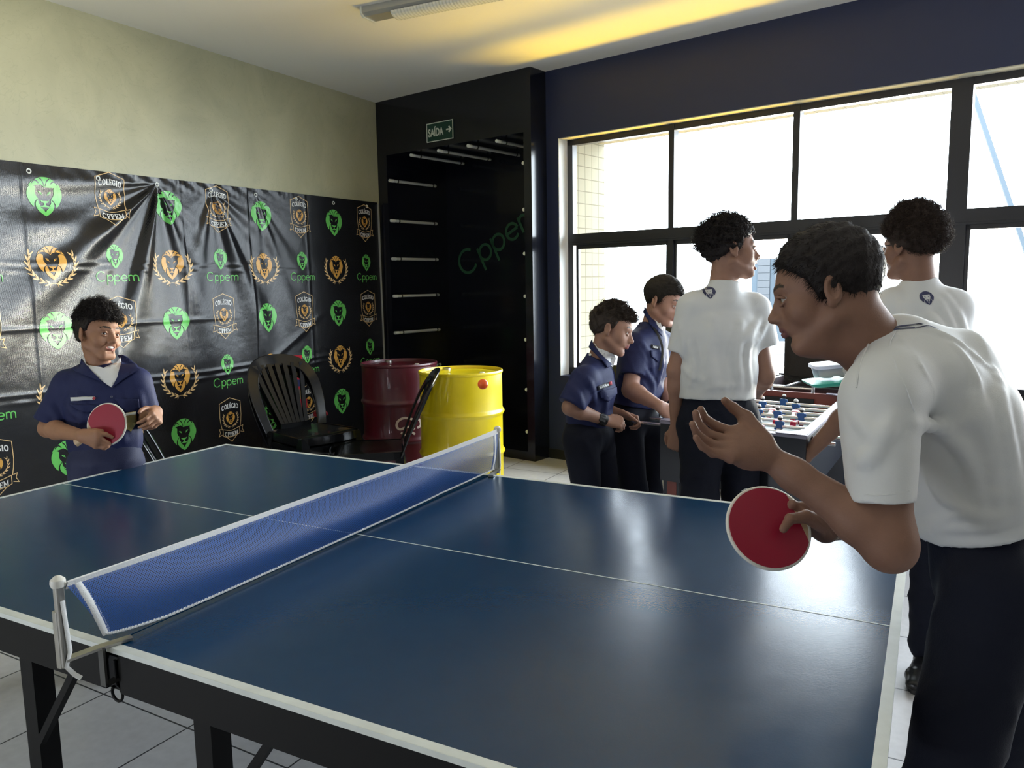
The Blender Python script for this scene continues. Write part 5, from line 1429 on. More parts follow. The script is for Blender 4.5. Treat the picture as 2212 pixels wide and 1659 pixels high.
def person_E():
    r = empty('person', at(2080, 1300, 1.45) * [1, 1, 0], 'boy in white T-shirt nearest the camera, bending forward with a red paddle', 'person')
    H = Head(pj(1781, 630, 1.40), cdir(-.90, -.22, .34), cdir(-.22, .965, .05), .92)
    S = SDF(); head_sdf(S, H)
    Nb = pj(1900, 765, 1.42)
    S.rc(H.w(0, -.035, -.045), Nb, .050, .055, .03); S.rc(H.w(0, .020, -.082), pj(1868, 742, 1.42), .026, .036, .03); S.rc(pj(1768, 738, 1.41), pj(1862, 748, 1.42), .022, .032, .03)
    shL = pj(1905, 862, 1.27); elL = pj(1918, 1165, 1.235); wrL = pj(1652, 982, 1.30)
    shR = pj(1935, 830, 1.57); elR = pj(1925, 1120, 1.66); wrR = pj(1785, 1143, 1.50)
    S.rc(shL, shR, .035, .035, .02); S.rc(Nb, lerp(shL, shR, .5), .05, .05, .03)
    # near arm
    S.rc(shL, elL, .040, .0385, .02); d1 = lerp(elL, wrL, .22); S.rc(elL, d1, .037, .0375, .025); S.rc(d1, lerp(elL, wrL, .75), .0375, .0245, .02); S.rc(lerp(elL, wrL, .75), wrL, .0245, .0215, .02)
    S.ell(pj(1925, 1195, 1.235), (.030, .030, .026), None, .03)
    # open left hand, joints read off one by one
    mcp = [pj(1597, 938, 1.300), pj(1588, 956, 1.285), pj(1582, 972, 1.272), pj(1580, 987, 1.262)]
    fin = [[mcp[0], pj(1548, 921, 1.305), pj(1522, 903, 1.300), pj(1514, 884, 1.292)],
           [mcp[1], pj(1530, 938, 1.290), pj(1508, 915, 1.283), pj(1503, 892, 1.274)],
           [mcp[2], pj(1531, 957, 1.272), pj(1506, 938, 1.262), pj(1496, 916, 1.252)],
           [mcp[3], pj(1538, 978, 1.258), pj(1517, 965, 1.248), pj(1503, 945, 1.240)]]
    for q, rr in zip(mcp, (.0125, .0120, .0115, .011)):
        S.rc(lerp(wrL, q, .06), q, .0175, rr, .015)
    for f_, R_ in zip(fin, ((.0095, .0080, .0073, .0060), (.0095, .0080, .0073, .0060), (.0090, .0076, .0069, .0057), (.0082, .0069, .0062, .0052))):
        for j in range(3): S.rc(f_[j], f_[j + 1], R_[j], R_[j + 1], .008 if j == 0 else .0025)
        S.ell(f_[1], (R_[1] * 1.06,) * 3, None, .003)
    S.ell(lerp(wrL, lerp(mcp[1], mcp[2], .5), .55), (.030, .030, .020), np.array([nrm(wrL - mcp[1]), nrm(np.cross(nrm(wrL - mcp[1]), FW)), FW]), .02)
    th = [pj(1648, 950, 1.300), pj(1613, 903, 1.315), pj(1584, 881, 1.318), pj(1566, 866, 1.312)]
    S.rc(th[0], th[1], .0165, .0110, .012); S.rc(th[1], th[2], .0108, .0090, .004); S.rc(th[2], th[3], .0092, .0068, .003); S.rc(th[1], mcp[0], .0065, .009, .014)
    # far arm and the hand on the paddle
    S.rc(shR, elR, .042, .036, .02); S.rc(elR, wrR, .037, .023, .02)
    kn = [pj(1733, 1098, 1.488), pj(1738, 1110, 1.50), pj(1744, 1123, 1.51), pj(1752, 1136, 1.515)]
    for q in kn: S.rc(lerp(wrR, q, .1), q, .020, .0125, .014)
    pathR = [[kn[0], pj(1712, 1089, 1.482), pj(1700, 1102, 1.492), pj(1694, 1118, 1.50)], [kn[1], pj(1716, 1104, 1.518), pj(1722, 1122, 1.522), pj(1738, 1128, 1.512)], [kn[2], pj(1724, 1124, 1.525), pj(1732, 1140, 1.528), pj(1748, 1140, 1.515)], [kn[3], pj(1736, 1143, 1.528), pj(1746, 1154, 1.525), pj(1758, 1150, 1.512)]]
    for f_ in pathR:
        for j in range(3): S.rc(f_[j], f_[j + 1], (.0098, .0085, .0078)[j], (.0085, .0078, .0066)[j], .006 if j == 0 else .003)
    tR = [pj(1778, 1132, 1.478), pj(1742, 1116, 1.456), pj(1707, 1121, 1.4415), pj(1692, 1143, 1.436)]
    S.rc(tR[0], tR[1], .018, .0120, .012); S.rc(tR[1], tR[2], .0120, .0098, .005); S.rc(tR[2], tR[3], .0098, .0074, .004)
    body_obj(S, H, r, TONE1, (.17, .065, .060), .0026); eyes(H, r)
    make_hair(H, r, M_hairb, .003, st=[dict(n=9000, length=.010, rad=.00055, flow=lambda P: np.tile(nrm(H.F * .5 - H.U * .4), (len(P), 1)), seed=4, seg=3, lift=.45)], thick=.0080, top=.009, back=.0, noise=.0022, seed=3, nape=-.080, front=.064, side=-.004, frontlift=-.004)
    # T-shirt
    T = SDF(); sd = cdir(.12, 0, 1)
    c0, c1, c2, c3 = pj(1962, 800, 1.42), pj(2035, 900, 1.44), pj(2090, 1010, 1.45), pj(2112, 1120, 1.46)
    T.ec(c0, c1, sd, (.150, .085), (.158, .110), .03); T.ec(c1, c2, sd, (.158, .110), (.150, .114), .03); T.ec(c2, c3, sd, (.150, .114), (.142, .108), .03); T.ec(c3, lerp(c2, c3, 1.6), sd, (.142, .108), (.12, .095), .02)
    T.rc(pj(1925, 835, 1.30), pj(1950, 815, 1.55), .062, .062, .04); T.rc(pj(1930, 765, 1.42), pj(1925, 835, 1.31), .058, .060, .03); T.rc(pj(1930, 765, 1.42), pj(1950, 815, 1.54), .058, .060, .03)
    T.rc(pj(1955, 752, 1.42), pj(2040, 800, 1.44), .046, .085, .04)
    a, b_ = pj(1893, 872, 1.245), pj(1903, 1085, 1.235); hd = nrm(b_ - a)
    T.sleeve(pj(1900, 868, 1.265), b_, .064, .0500, pj(1903, 1084, 1.235), hd, .035)
    aR, bR = pj(1945, 835, 1.57), pj(1940, 1050, 1.63); T.sleeve(aR, bR, .060, .052, bR, nrm(bR - aR), .03)
    # collar
    nd = nrm(pj(1840, 715, 1.41) - pj(1905, 775, 1.42)); T.sleeve(pj(1925, 795, 1.42), pj(1868, 739, 1.415), .072, .0605, pj(1880, 751, 1.417), nd, .012)
    T.cut(pj(2106, 1124, 1.46), nrm(nrm(c3 - c2) + cdir(.10, -.2, 0)))
    ax_ = nrm(c3 - c0)
    # folds: from the armpit across the back and down to the tucked waist, bunching at the hem
    def fold(pts, rr, k=.014, dep=1.43, mode='u', inn=.6):
        Q = []
        for (x, y) in pts:
            p = T0.hit(x, y, .7)
            if p is not None: Q.append(p - T0.normal(p)[0] * rr * inn * (1 if mode == 'u' else -1))
        Q = crom(Q, 4)
        for i in range(len(Q) - 1):
            e0 = math.sin(math.pi * (i + .3) / (len(Q) - .4)); e1 = math.sin(math.pi * (i + 1.3) / (len(Q) + .6)); T.rc(Q[i], Q[i + 1], rr * (.55 + .45 * max(e0, 0)), rr * (.55 + .45 * max(e1, 0)), k, mode)
    T0 = SDF(); T0.ops = list(T.ops)
    fold([(2008, 1020), (2040, 1075), (2100, 1105)], .009)
    fold([(2010, 930), (2070, 960), (2110, 1030), (2125, 1120)], .013, .012); fold([(2150, 800), (2165, 900), (2185, 1020), (2200, 1110)], .014, .014)
    fold([(2100, 760), (2110, 860), (2140, 960), (2160, 1100)], .012, .014); fold([(1978, 915), (2040, 925), (2110, 900), (2160, 850)], .011, .014)
    fold([(2010, 1130), (2080, 1112), (2150, 1118), (2205, 1100)], .011, .012); fold([(2000, 1148), (2070, 1140), (2140, 1136), (2208, 1118)], .010, .010)
    fold([(1935, 720), (1990, 790), (2020, 860)], .0025, .006); fold([(1850, 900), (1890, 940), (1925, 930)], .006, .016); fold([(1860, 1000), (1890, 975), (1925, 900)], .006, .018)
    fold([(2060, 745), (2100, 800), (2110, 840)], .005, .012); fold([(1990, 705), (2060, 735), (2130, 790)], .005, .012)
    wv = wrinkle([(ax_, 30, .5), (nrm(ax_ + sd), 24, .6), (nrm(np.cross(ax_, sd)), 40, .6), (nrm(ax_ - sd * .6), 44, .4)], .0030, 11)
    def dsp(P):
        t = np.clip(((P - c0) @ ax_) / .40, 0, 1.1); return wv(P) * (.35 + .9 * t ** 2)
    T.disp = dsp
    V, F = T.mesh(.0045); V = smooth_mesh(V, F, 1, .3); sh = mesh_obj('t_shirt', V, F, M_white, r, True)
    lion_print(T, 1990, 703, .060, cdir(.75, -.3, .6), cdir(-.6, .45, -.3), sh, M_logo)
    # neckband and raglan seams as thin raised lines on the cloth
    for pts, rr, nm in ((((1920, 700), (1898, 715), (1878, 740), (1862, 775), (1853, 812), (1850, 838)), .0016, 'neckband_seam'), (((1935, 716), (1922, 745), (1935, 790), (1962, 850), (1975, 890)), .0013, 'shoulder_seam'), (((1840, 1066), (1880, 1070), (1925, 1068), (1964, 1060)), .0010, 'hem_seam')):
        Q = [T.hit(x, y, .7) for x, y in pts]; Q = [q for q in Q if q is not None]
        if len(Q) > 2:
            Q = crom(Q, 6); Q = [q + T.normal(q)[0] * 0 for q in Q]; b = MB(); b.tube(Q, rr, 6); b.build(nm, M_white, sh, True)
    # trousers
    hl, hr = pj(2150, 1275, 1.37), pj(2165, 1270, 1.57); pel = pj(2150, 1235, 1.47); wst = pj(2118, 1128, 1.46)
    kl = hl + nrm(pj(2052, 1660, 1.34) - hl) * .41; al = kl + np.array([.07, -.02, 0]); al[2] = .09
    kr = hr + nrm(pj(2150, 1660, 1.62) - hr) * .41; ar = kr + np.array([.12, .06, 0]); ar[2] = .09
    trousers(r, M_navyt, pel, hl, hr, kl, kr, al, ar, H.F, 1.0, wst)
    for an, s_ in ((al, 0), (ar, 0)): shoe(an, cdir(-1, 0, 0), 'shoe', M_shoe, r)
    paddle(pj(1660, 1140, 1.465), cdir(.10, .42, -.88), cdir(.95, .26, .18), 'red table tennis paddle held by the bending boy in front', .0765)
    return r
person_E()

def torso(T, N, P, sl, sr, s=1.0, hemt=1.0, w=(.150, .156, .138, .146), d=(.086, .104, .096, .102), slope=.03):
    N = np.array(N, float); P = np.array(P, float); side = nrm(np.array(sr) - np.array(sl)); A = lambda t: lerp(N, P, t); fr = nrm(np.cross(side, P - N))
    q = [A(.17), A(.38), A(.72), A(hemt + .06)]
    for i in range(3): T.ec(q[i], q[i + 1], side, (w[i] * s, d[i] * s), (w[i + 1] * s, d[i + 1] * s), .03)
    T.rc(lerp(sl, sr, .06), lerp(sl, sr, .94), .052 * s, .052 * s, .03)
    for e in (sl, sr): T.rc(A(.05), lerp(A(.02), e, .85), .050 * s, .050 * s, .03)
    T.cut(A(hemt), nrm(P - N))
    return side, fr
def sleeve(T, sh, el, frac, s=1.0, r0=.062, r1=.052):
    sh = np.array(sh, float); el = np.array(el, float); h = lerp(sh, el, frac); T.sleeve(sh, h, r0 * s, r1 * s, h, nrm(el - sh), .03)
def folds(T, lst, t0=.8):
    T0 = SDF(); T0.ops = list(T.ops)
    for pts, rr, k in lst:
        Q = []
        for (x, y) in pts:
            p = T0.hit(x, y, t0)
            if p is not None: Q.append(p - T0.normal(p)[0] * rr * .6)
        if len(Q) < 2: continue
        Q = crom(Q, 3)
        for i in range(len(Q) - 1):
            e0 = max(math.sin(math.pi * (i + .3) / (len(Q) - .4)), 0); T.rc(Q[i], Q[i + 1], rr * (.5 + .5 * e0), rr * (.5 + .5 * e0), k)
def neck(S, H, N, r=.046): S.rc(H.w(0, -.032, -.05), N, r * H.s, r * 1.1 * H.s, .03 * H.s); S.rc(H.w(0, .012, -.085), lerp(H.w(0, -.032, -.05), N, .7), .018 * H.s, .030 * H.s, .03 * H.s)
def limbs(S, N, sl, sr, al, ar, s=1.0, r=(.040, .034, .020)):
    S.rc(sl, sr, .032 * s, .032 * s, .02)
    for sh, (el, wr) in ((sl, al), (sr, ar)): arm(S, sh, el, wr, r[0] * s, r[1] * s, r[2] * s)

def person_D():
    dd = 3.02
    r = empty('person', at(1560, 900, dd) * [1, 1, 0], 'curly-haired boy in a white T-shirt, back turned, looking right with open mouth', 'person')
    H = Head(pj(1580, 541, dd), cdir(.998, .02, .0), cdir(.0, 1, .0), .98)
    N = pj(1557, 634, dd + .01); sl = pj(1497, 668, dd + .00); sr = pj(1628, 668, dd + .04); P = pj(1550, 872, dd + .03)
    S = SDF(); head_sdf(S, H, 'open'); neck(S, H, N, .045)
    el, wl = pj(1462, 800, dd + .03), pj(1460, 925, dd + .10); er, wr = pj(1652, 812, dd + .06), pj(1635, 850, dd + .27)
    S.rc(sl, el, .040, .033, .02); arm(S, sl, el, wl, .038, .033, .021); arm(S, sr, er, wr, .038, .036, .022)
    hand(S, wl, wl - el, cdir(.6, -.1, .75), cdir(-.3, .5, .8), .92, flex=((1.0, 1.1, .6),) * 4)
    hand(S, wr, cdir(-.3, .0, .9), cdir(-.5, -.8, 0), cdir(-.5, .7, 0), .92, flex=((1.0, 1.1, .6),) * 4)
    body_obj(S, H, r, TONE2, LIP, .0036); eyes(H, r, side=.2)
    cur = lambda P_: np.tile(nrm(H.U * .2 - H.F * .3), (len(P_), 1))
    make_hair(H, r, M_hairb, .004, st=[dict(n=1300, length=.024, rad=.0013, flow=cur, curl=.0055, turns=1.6, seed=7, seg=10, lift=.55, sel=lambda L: (L[:, 2] > .005) & ~((L[:, 1] > .05) & (L[:, 2] < .08))), dict(n=160, length=.032, rad=.0012, flow=lambda P_: np.tile(nrm(-H.F * .8 - H.U * .2), (len(P_), 1)), curl=.008, turns=1.3, seed=8, seg=10, lift=.5, sel=lambda L: (L[:, 1] < -.06) & (L[:, 2] > .0)), dict(n=2500, length=.010, rad=.0007, flow=lambda P_: np.tile(-H.U, (len(P_), 1)), seed=9, seg=3, lift=.4)], thick=.012, top=.016, back=.010, noise=.007, seed=5, nape=-.052, front=.060, side=.004)
    T = SDF(); torso(T, N, P, sl, sr, 1.0, .955, w=(.150, .158, .150, .152), d=(.090, .108, .104, .108))
    sleeve(T, sl, lerp(sl, el, 1.0), .72, 1.0, .064, .056); sleeve(T, pj(1630, 672, dd + .04), pj(1662, 800, dd + .06), .60, 1.0, .066, .060)
    T.sleeve(pj(1560, 650, dd), pj(1566, 604, dd + .0), .075, .056, pj(1566, 607, dd), cdir(.08, 1, -.05), .02)
    folds(T, [([(1600, 700), (1590, 760), (1596, 830)], .012, .03), ([(1622, 730), (1612, 780), (1620, 835)], .012, .02), ([(1540, 690), (1530, 760), (1540, 835)], .011, .03), ([(1490, 720), (1500, 780), (1495, 832)], .010, .02), ([(1640, 690), (1622, 718), (1600, 735)], .012, .02), ([(1655, 700), (1640, 730), (1615, 748)], .010, .016), ([(1470, 790), (1500, 815), (1560, 835)], .010, .015), ([(1530, 838), (1580, 832), (1635, 838)], .010, .014), ([(1468, 700), (1478, 740), (1474, 770)], .008, .016)])
    T.disp = wrinkle([((0, 0, 1), 30, .5), (nrm([1, 0, .5]), 32, .7), (nrm([1, .3, -.4]), 38, .6)], .0035, 21)
    sh = add_cloth(T, 't_shirt', M_white, r, .0058)
    lion_print(T, 1532, 632, .052, RT, UP, sh, M_logo, 2.2)
    hl, hr = pj(1515, 925, dd + .04), pj(1592, 925, dd + .06); k1 = pj(1512, 1080, dd + .02); k2 = pj(1600, 1085, dd + .10)
    a1 = np.array([k1[0] + .0, k1[1] + .0, .09]); a2 = np.array([k2[0] + .03, k2[1] + .02, .09])
    S_, o = trousers(r, M_navyt, pj(1553, 905, dd + .04), hl, hr, k1, k2, a1, a2, H.F, 1.05, pj(1550, 848, dd + .03))
    b = MB(); c = [pj(x, y, 2.9) for x, y in ((1604, 1062), (1612, 1058), (1622, 1061), (1632, 1060))]; c = [S_.hit(x, y, 2) for x, y in ((1602, 1061), (1612, 1056), (1622, 1059), (1633, 1058))]
    if all(q is not None for q in c): b.tube(crom(c, 4), .0016, 6); b.build('pocket_piping', M_tape, r, True)
    for an in (a1, a2): shoe(an, cdir(.1, .2, 1), 'shoe', M_shoe, r)
person_D()

def person_F():
    dd = 2.90
    r = empty('person', at(2000, 1350, dd) * [1, 1, 0], 'boy with glasses and high curly hair in white T-shirt, back turned, facing left', 'person')
    H = Head(pj(1966, 534, dd), cdir(-.43, -.0, .90), cdir(-.02, 1, .02), 1.0)
    N = pj(1988, 626, dd); sl = pj(1928, 662, dd + .03); sr = pj(2062, 668, dd - .02); P = pj(2002, 905, dd + .02)
    S = SDF(); head_sdf(S, H); neck(S, H, N, .050)
    el, wl = pj(1842, 880, dd + .10), pj(1742, 985, dd + .12); er, wr = pj(2040, 850, dd + .12), pj(1868, 775, dd + .27)
    arm(S, sl, el, wl, .042, .038, .024); arm(S, sr, er, wr, .040, .035, .022)
    hand(S, wl, cdir(-.6, -.6, .5), cdir(-.2, -.7, .6), cdir(.2, .4, .8), .95, flex=((.9, 1.0, .5),) * 4)
    hand(S, wr, cdir(-.95, .05, .0), cdir(0, -1, .1), cdir(-.1, .1, -1), .95, flex=((.25, .5, .3),) * 4, thumb=((.5, .7, .5), (.2, .8, .7), (.1, .8, .8)))
    body_obj(S, H, r, TONE1, LIP, .0036); eyes(H, r)
    cur = lambda P_: np.tile(nrm(H.U * .9 - H.F * .3), (len(P_), 1))
    make_hair(H, r, M_hair2, .004, st=[dict(n=3600, length=.020, rad=.0010, flow=cur, curl=.0045, turns=1.8, seed=17, seg=9, lift=.75, sel=lambda L: (L[:, 2] > .02) | (L[:, 1] < -.04)), dict(n=2500, length=.008, rad=.0007, flow=cur, seed=19, seg=3, lift=.5)], thick=.012, top=.036, back=.024, noise=.0055, seed=15, nape=-.035, front=.055, side=-.002)
    # glasses
    g = MB(); mg = mat('glasses_frame', (.012, .012, .018), .25)
    for sx in (-1, 1):
        P4 = [H.w(sx * (.032 + a), .104, .001 + b_) for a, b_ in [(math.cos(t) * .025 * (1 + .08 * math.cos(4 * t)), math.sin(t) * .019) for t in np.linspace(0, 2 * math.pi, 25)[:-1]]]
        g.tube(P4, .0016, 6, closed=True); g.tube([H.w(sx * .057, .103, .008), H.w(sx * .074, .085, .008), H.w(sx * .079, -.005, .006), H.w(sx * .079, -.02, -.006)], .0018, 6)
    g.tube([H.w(-.008, .104, .004), H.w(0, .1055, .006), H.w(.008, .104, .004)], .0015, 6)
    go = g.build('glasses', mg, r, True)
    g = MB()
    for sx in (-1, 1): g.add([H.w(sx * (.032 + math.cos(t) * .024), .104, .001 + math.sin(t) * .018) for t in np.linspace(0, 2 * math.pi, 25)[:-1]], [tuple(range(24))])
    g.build('lens', gm, go)
    T = SDF(); torso(T, N, P, sl, sr, 1.04, .95, w=(.152, .160, .150, .152), d=(.094, .110, .105, .108)); sleeve(T, sl, el, .55, 1.05, .064, .058); sleeve(T, sr, er, .66, 1.05, .066, .058)
    T.sleeve(pj(1990, 645, dd), pj(1984, 602, dd), .078, .060, pj(1984, 603, dd), cdir(-.10, 1, -.05), .02)
    folds(T, [([(2030, 650), (2050, 690), (2062, 730)], .010, .02), ([(2045, 640), (2075, 690), (2085, 730)], .010, .02), ([(2010, 680), (2030, 720), (2020, 780)], .012, .03), ([(1950, 660), (1960, 720), (1950, 780)], .010, .03)])
    T.disp = wrinkle([((0, 0, 1), 30, .5), (nrm([1, 0, .5]), 32, .7), (nrm([1, .3, -.4]), 38, .6)], .0035, 31)
    sh = add_cloth(T, 't_shirt', M_white, r, .006)
    lion_print(T, 2003, 644, .052, nrm(RT + .15 * UP), nrm(UP - .2 * RT), sh, M_logo, 2.2)
    hl, hr = pj(1965, 960, dd + .03), pj(2050, 960, dd + .02)
    k1 = pj(1858, 1110, dd + .28); k2 = pj(2010, 1185, dd + .0); a1 = k1 + np.array([-.02, .05, 0]); a1[2] = .09; a2 = on_z(2000, 1400, .09)
    trousers(r, M_navyt, pj(2005, 930, dd + .02), hl, hr, k1, k2, a1, a2, H.F, 1.05, pj(2000, 880, dd + .02))
    shoe(a1, cdir(-.8, 0, .5), 'shoe', M_shoe, r); shoe(a2, cdir(-.55, 0, -.75), 'shoe', M_shoe, r)
    return wr, H
F_wr, _h = person_F()

# container with its lid, held out by the boy with glasses
M_cont = mat('clear_frosted_plastic', (.62, .66, .80), .25, alpha=.42); M_rim = mat('frosted_plastic_rim', (.72, .78, .95), .3, alpha=.85); M_aqua = mat('aqua_plastic_lid', (.05, .60, .45), .35); M_food = mat('pale_food', (.72, .55, .40), .7, bump=.5, bscale=60)
cc = pj(1812, 803, 3.10); cx_ = cdir(.985, .09, -.12); cy_ = nrm(np.cross([0, 0, 1], cx_))
ct = empty('food_container', cc, 'clear plastic food tub with an aqua lid under it, held above the football table', 'container')
def rr_loop(hw_, hd_, rad_, z, n=6):
    out = []
    for (sx, sy, a0) in ((1, 1, 0), (-1, 1, 90), (-1, -1, 180), (1, -1, 270)):
        for k in range(n + 1):
            a = math.radians(a0 + 90 * k / n); out.append(cc + cx_ * (sx * (hw_ - rad_) + math.cos(a) * rad_) + cy_ * (sy * (hd_ - rad_) + math.sin(a) * rad_) + np.array([0, 0, z]))
    return out
def loft(mb, loops, cap0=True, cap1=False):
    n = len(loops[0]); V = [p for l in loops for p in l]; F = [(i * n + k, i * n + (k + 1) % n, i * n + n + (k + 1) % n, i * n + n + k) for i in range(len(loops) - 1) for k in range(n)]
    if cap0: F.append(tuple(range(n - 1, -1, -1)))
    if cap1: F.append(tuple((len(loops) - 1) * n + k for k in range(n)))
    mb.add(V, F)
b = MB(); loft(b, [rr_loop(.078, .055, .02, -.026), rr_loop(.084, .060, .022, -.020), rr_loop(.096, .070, .025, .026)]); b.build('tub', M_cont, ct, True)
b = MB(); loft(b, [rr_loop(.096, .070, .025, .024), rr_loop(.104, .078, .028, .024), rr_loop(.104, .078, .028, .036), rr_loop(.100, .074, .026, .038)], True, True); b.build('tub_lid', M_rim, ct, True)
b = MB(); loft(b, [rr_loop(.108, .082, .028, -.046), rr_loop(.122, .094, .028, -.036), rr_loop(.124, .096, .028, -.030), rr_loop(.08, .07, .02, -.027)], True, True); b.build('spare_lid', M_aqua, ct, True)
SF = SDF(); rg_ = random.Random(5)
for k in range(14): SF.ell(cc + cx_ * rg_.uniform(-.06, .06) + cy_ * rg_.uniform(-.03, .03) + np.array([0, 0, -.013 + rg_.random() * .012]), (rg_.uniform(.010, .018), .012, .009), None, .006)
V, F = SF.mesh(.003); fo_ = mesh_obj('food', V, F, M_food, ct, True); fo_['kind'] = 'stuff'

# ---- the three in navy uniform shirts
def collar(T, r, L, R, tipL, tipR, back, m):
    pass
def patch(T, px, py, poly, X, Y, name, m, par, t0, off=.0015, thick=.0015, step=.012, tilt=None):
    P = T.hit(px, py, t0)
    if P is None: return None
    return drape(T, poly, P, X, Y, name, m, par, off, thick, step)
def pxpoly(T, pts, t0, name, m, par, off=.002, thick=.002, step=.012, d=3.2):
    """patch whose outline is given where the photograph shows it, laid on the cloth"""
    c = np.mean(np.array(pts, float), 0); P = T.hit(c[0], c[1], t0)
    if P is None: return None
    dep = (P - CAM) @ FW; k = dep / FPX
    poly = [((x - c[0]) * k, -(y - c[1]) * k) for x, y in pts]
    a = sum(poly[i][0] * poly[(i + 1) % len(poly)][1] - poly[(i + 1) % len(poly)][0] * poly[i][1] for i in range(len(poly)))
    if a < 0: poly = poly[::-1]
    n = -nrm(P - CAM); X = nrm(RT - n * (RT @ n)); Y = np.cross(n, X)
    return drape(T, poly, P, X, Y, name, m, par, off, thick, step)
def button(T, px, py, t0, par, r_=.0055, m=None):
    P = T.hit(px, py, t0)
    if P is None: return
    n = T.normal(P)[0]; b = MB(); b.lathe([(0, .0045), (r_ * .6, .0042), (r_ * .75, .0052), (r_, .0045), (r_, .001)], P, n, 14); b.build('button', m or M_btn, par, True)
M_btn = mat('navy_button', (.05, .06, .12), .25); M_tag = mat('name_tape_white', (.62, .64, .66), .6); M_tagd = mat('name_tape_black', (.012, .012, .016), .6); M_flag = mat('flag_red', (.40, .03, .05), .6); M_brass = mat('brass_badge', (.42, .33, .12), .3, metal=.8, bump=.4, bscale=200); M_undersh = mat('white_undershirt', (.74, .75, .76), .7, bump=.2, bscale=260)
def words(T, px, py, t0, txt, h, X, Y, par, m, w=.8, name='lettering'):
    V_, F_ = text_polys(txt, .02); P = T.hit(px, py, t0)
    if P is None: return
    x0 = (V_[:, 0].min() + V_[:, 0].max()) / 2; V_ = np.stack([(V_[:, 0] - x0) * w * h / .7, (V_[:, 1] - .35) * h / .7], 1); n = np.cross(X, Y)
    Q = P + V_[:, :1] * X + V_[:, 1:2] * Y + n * .04; Q = T.trace(Q, n); Q = Q + T.normal(Q) * .0060
    mesh_obj(name, Q, F_, m, par, False)

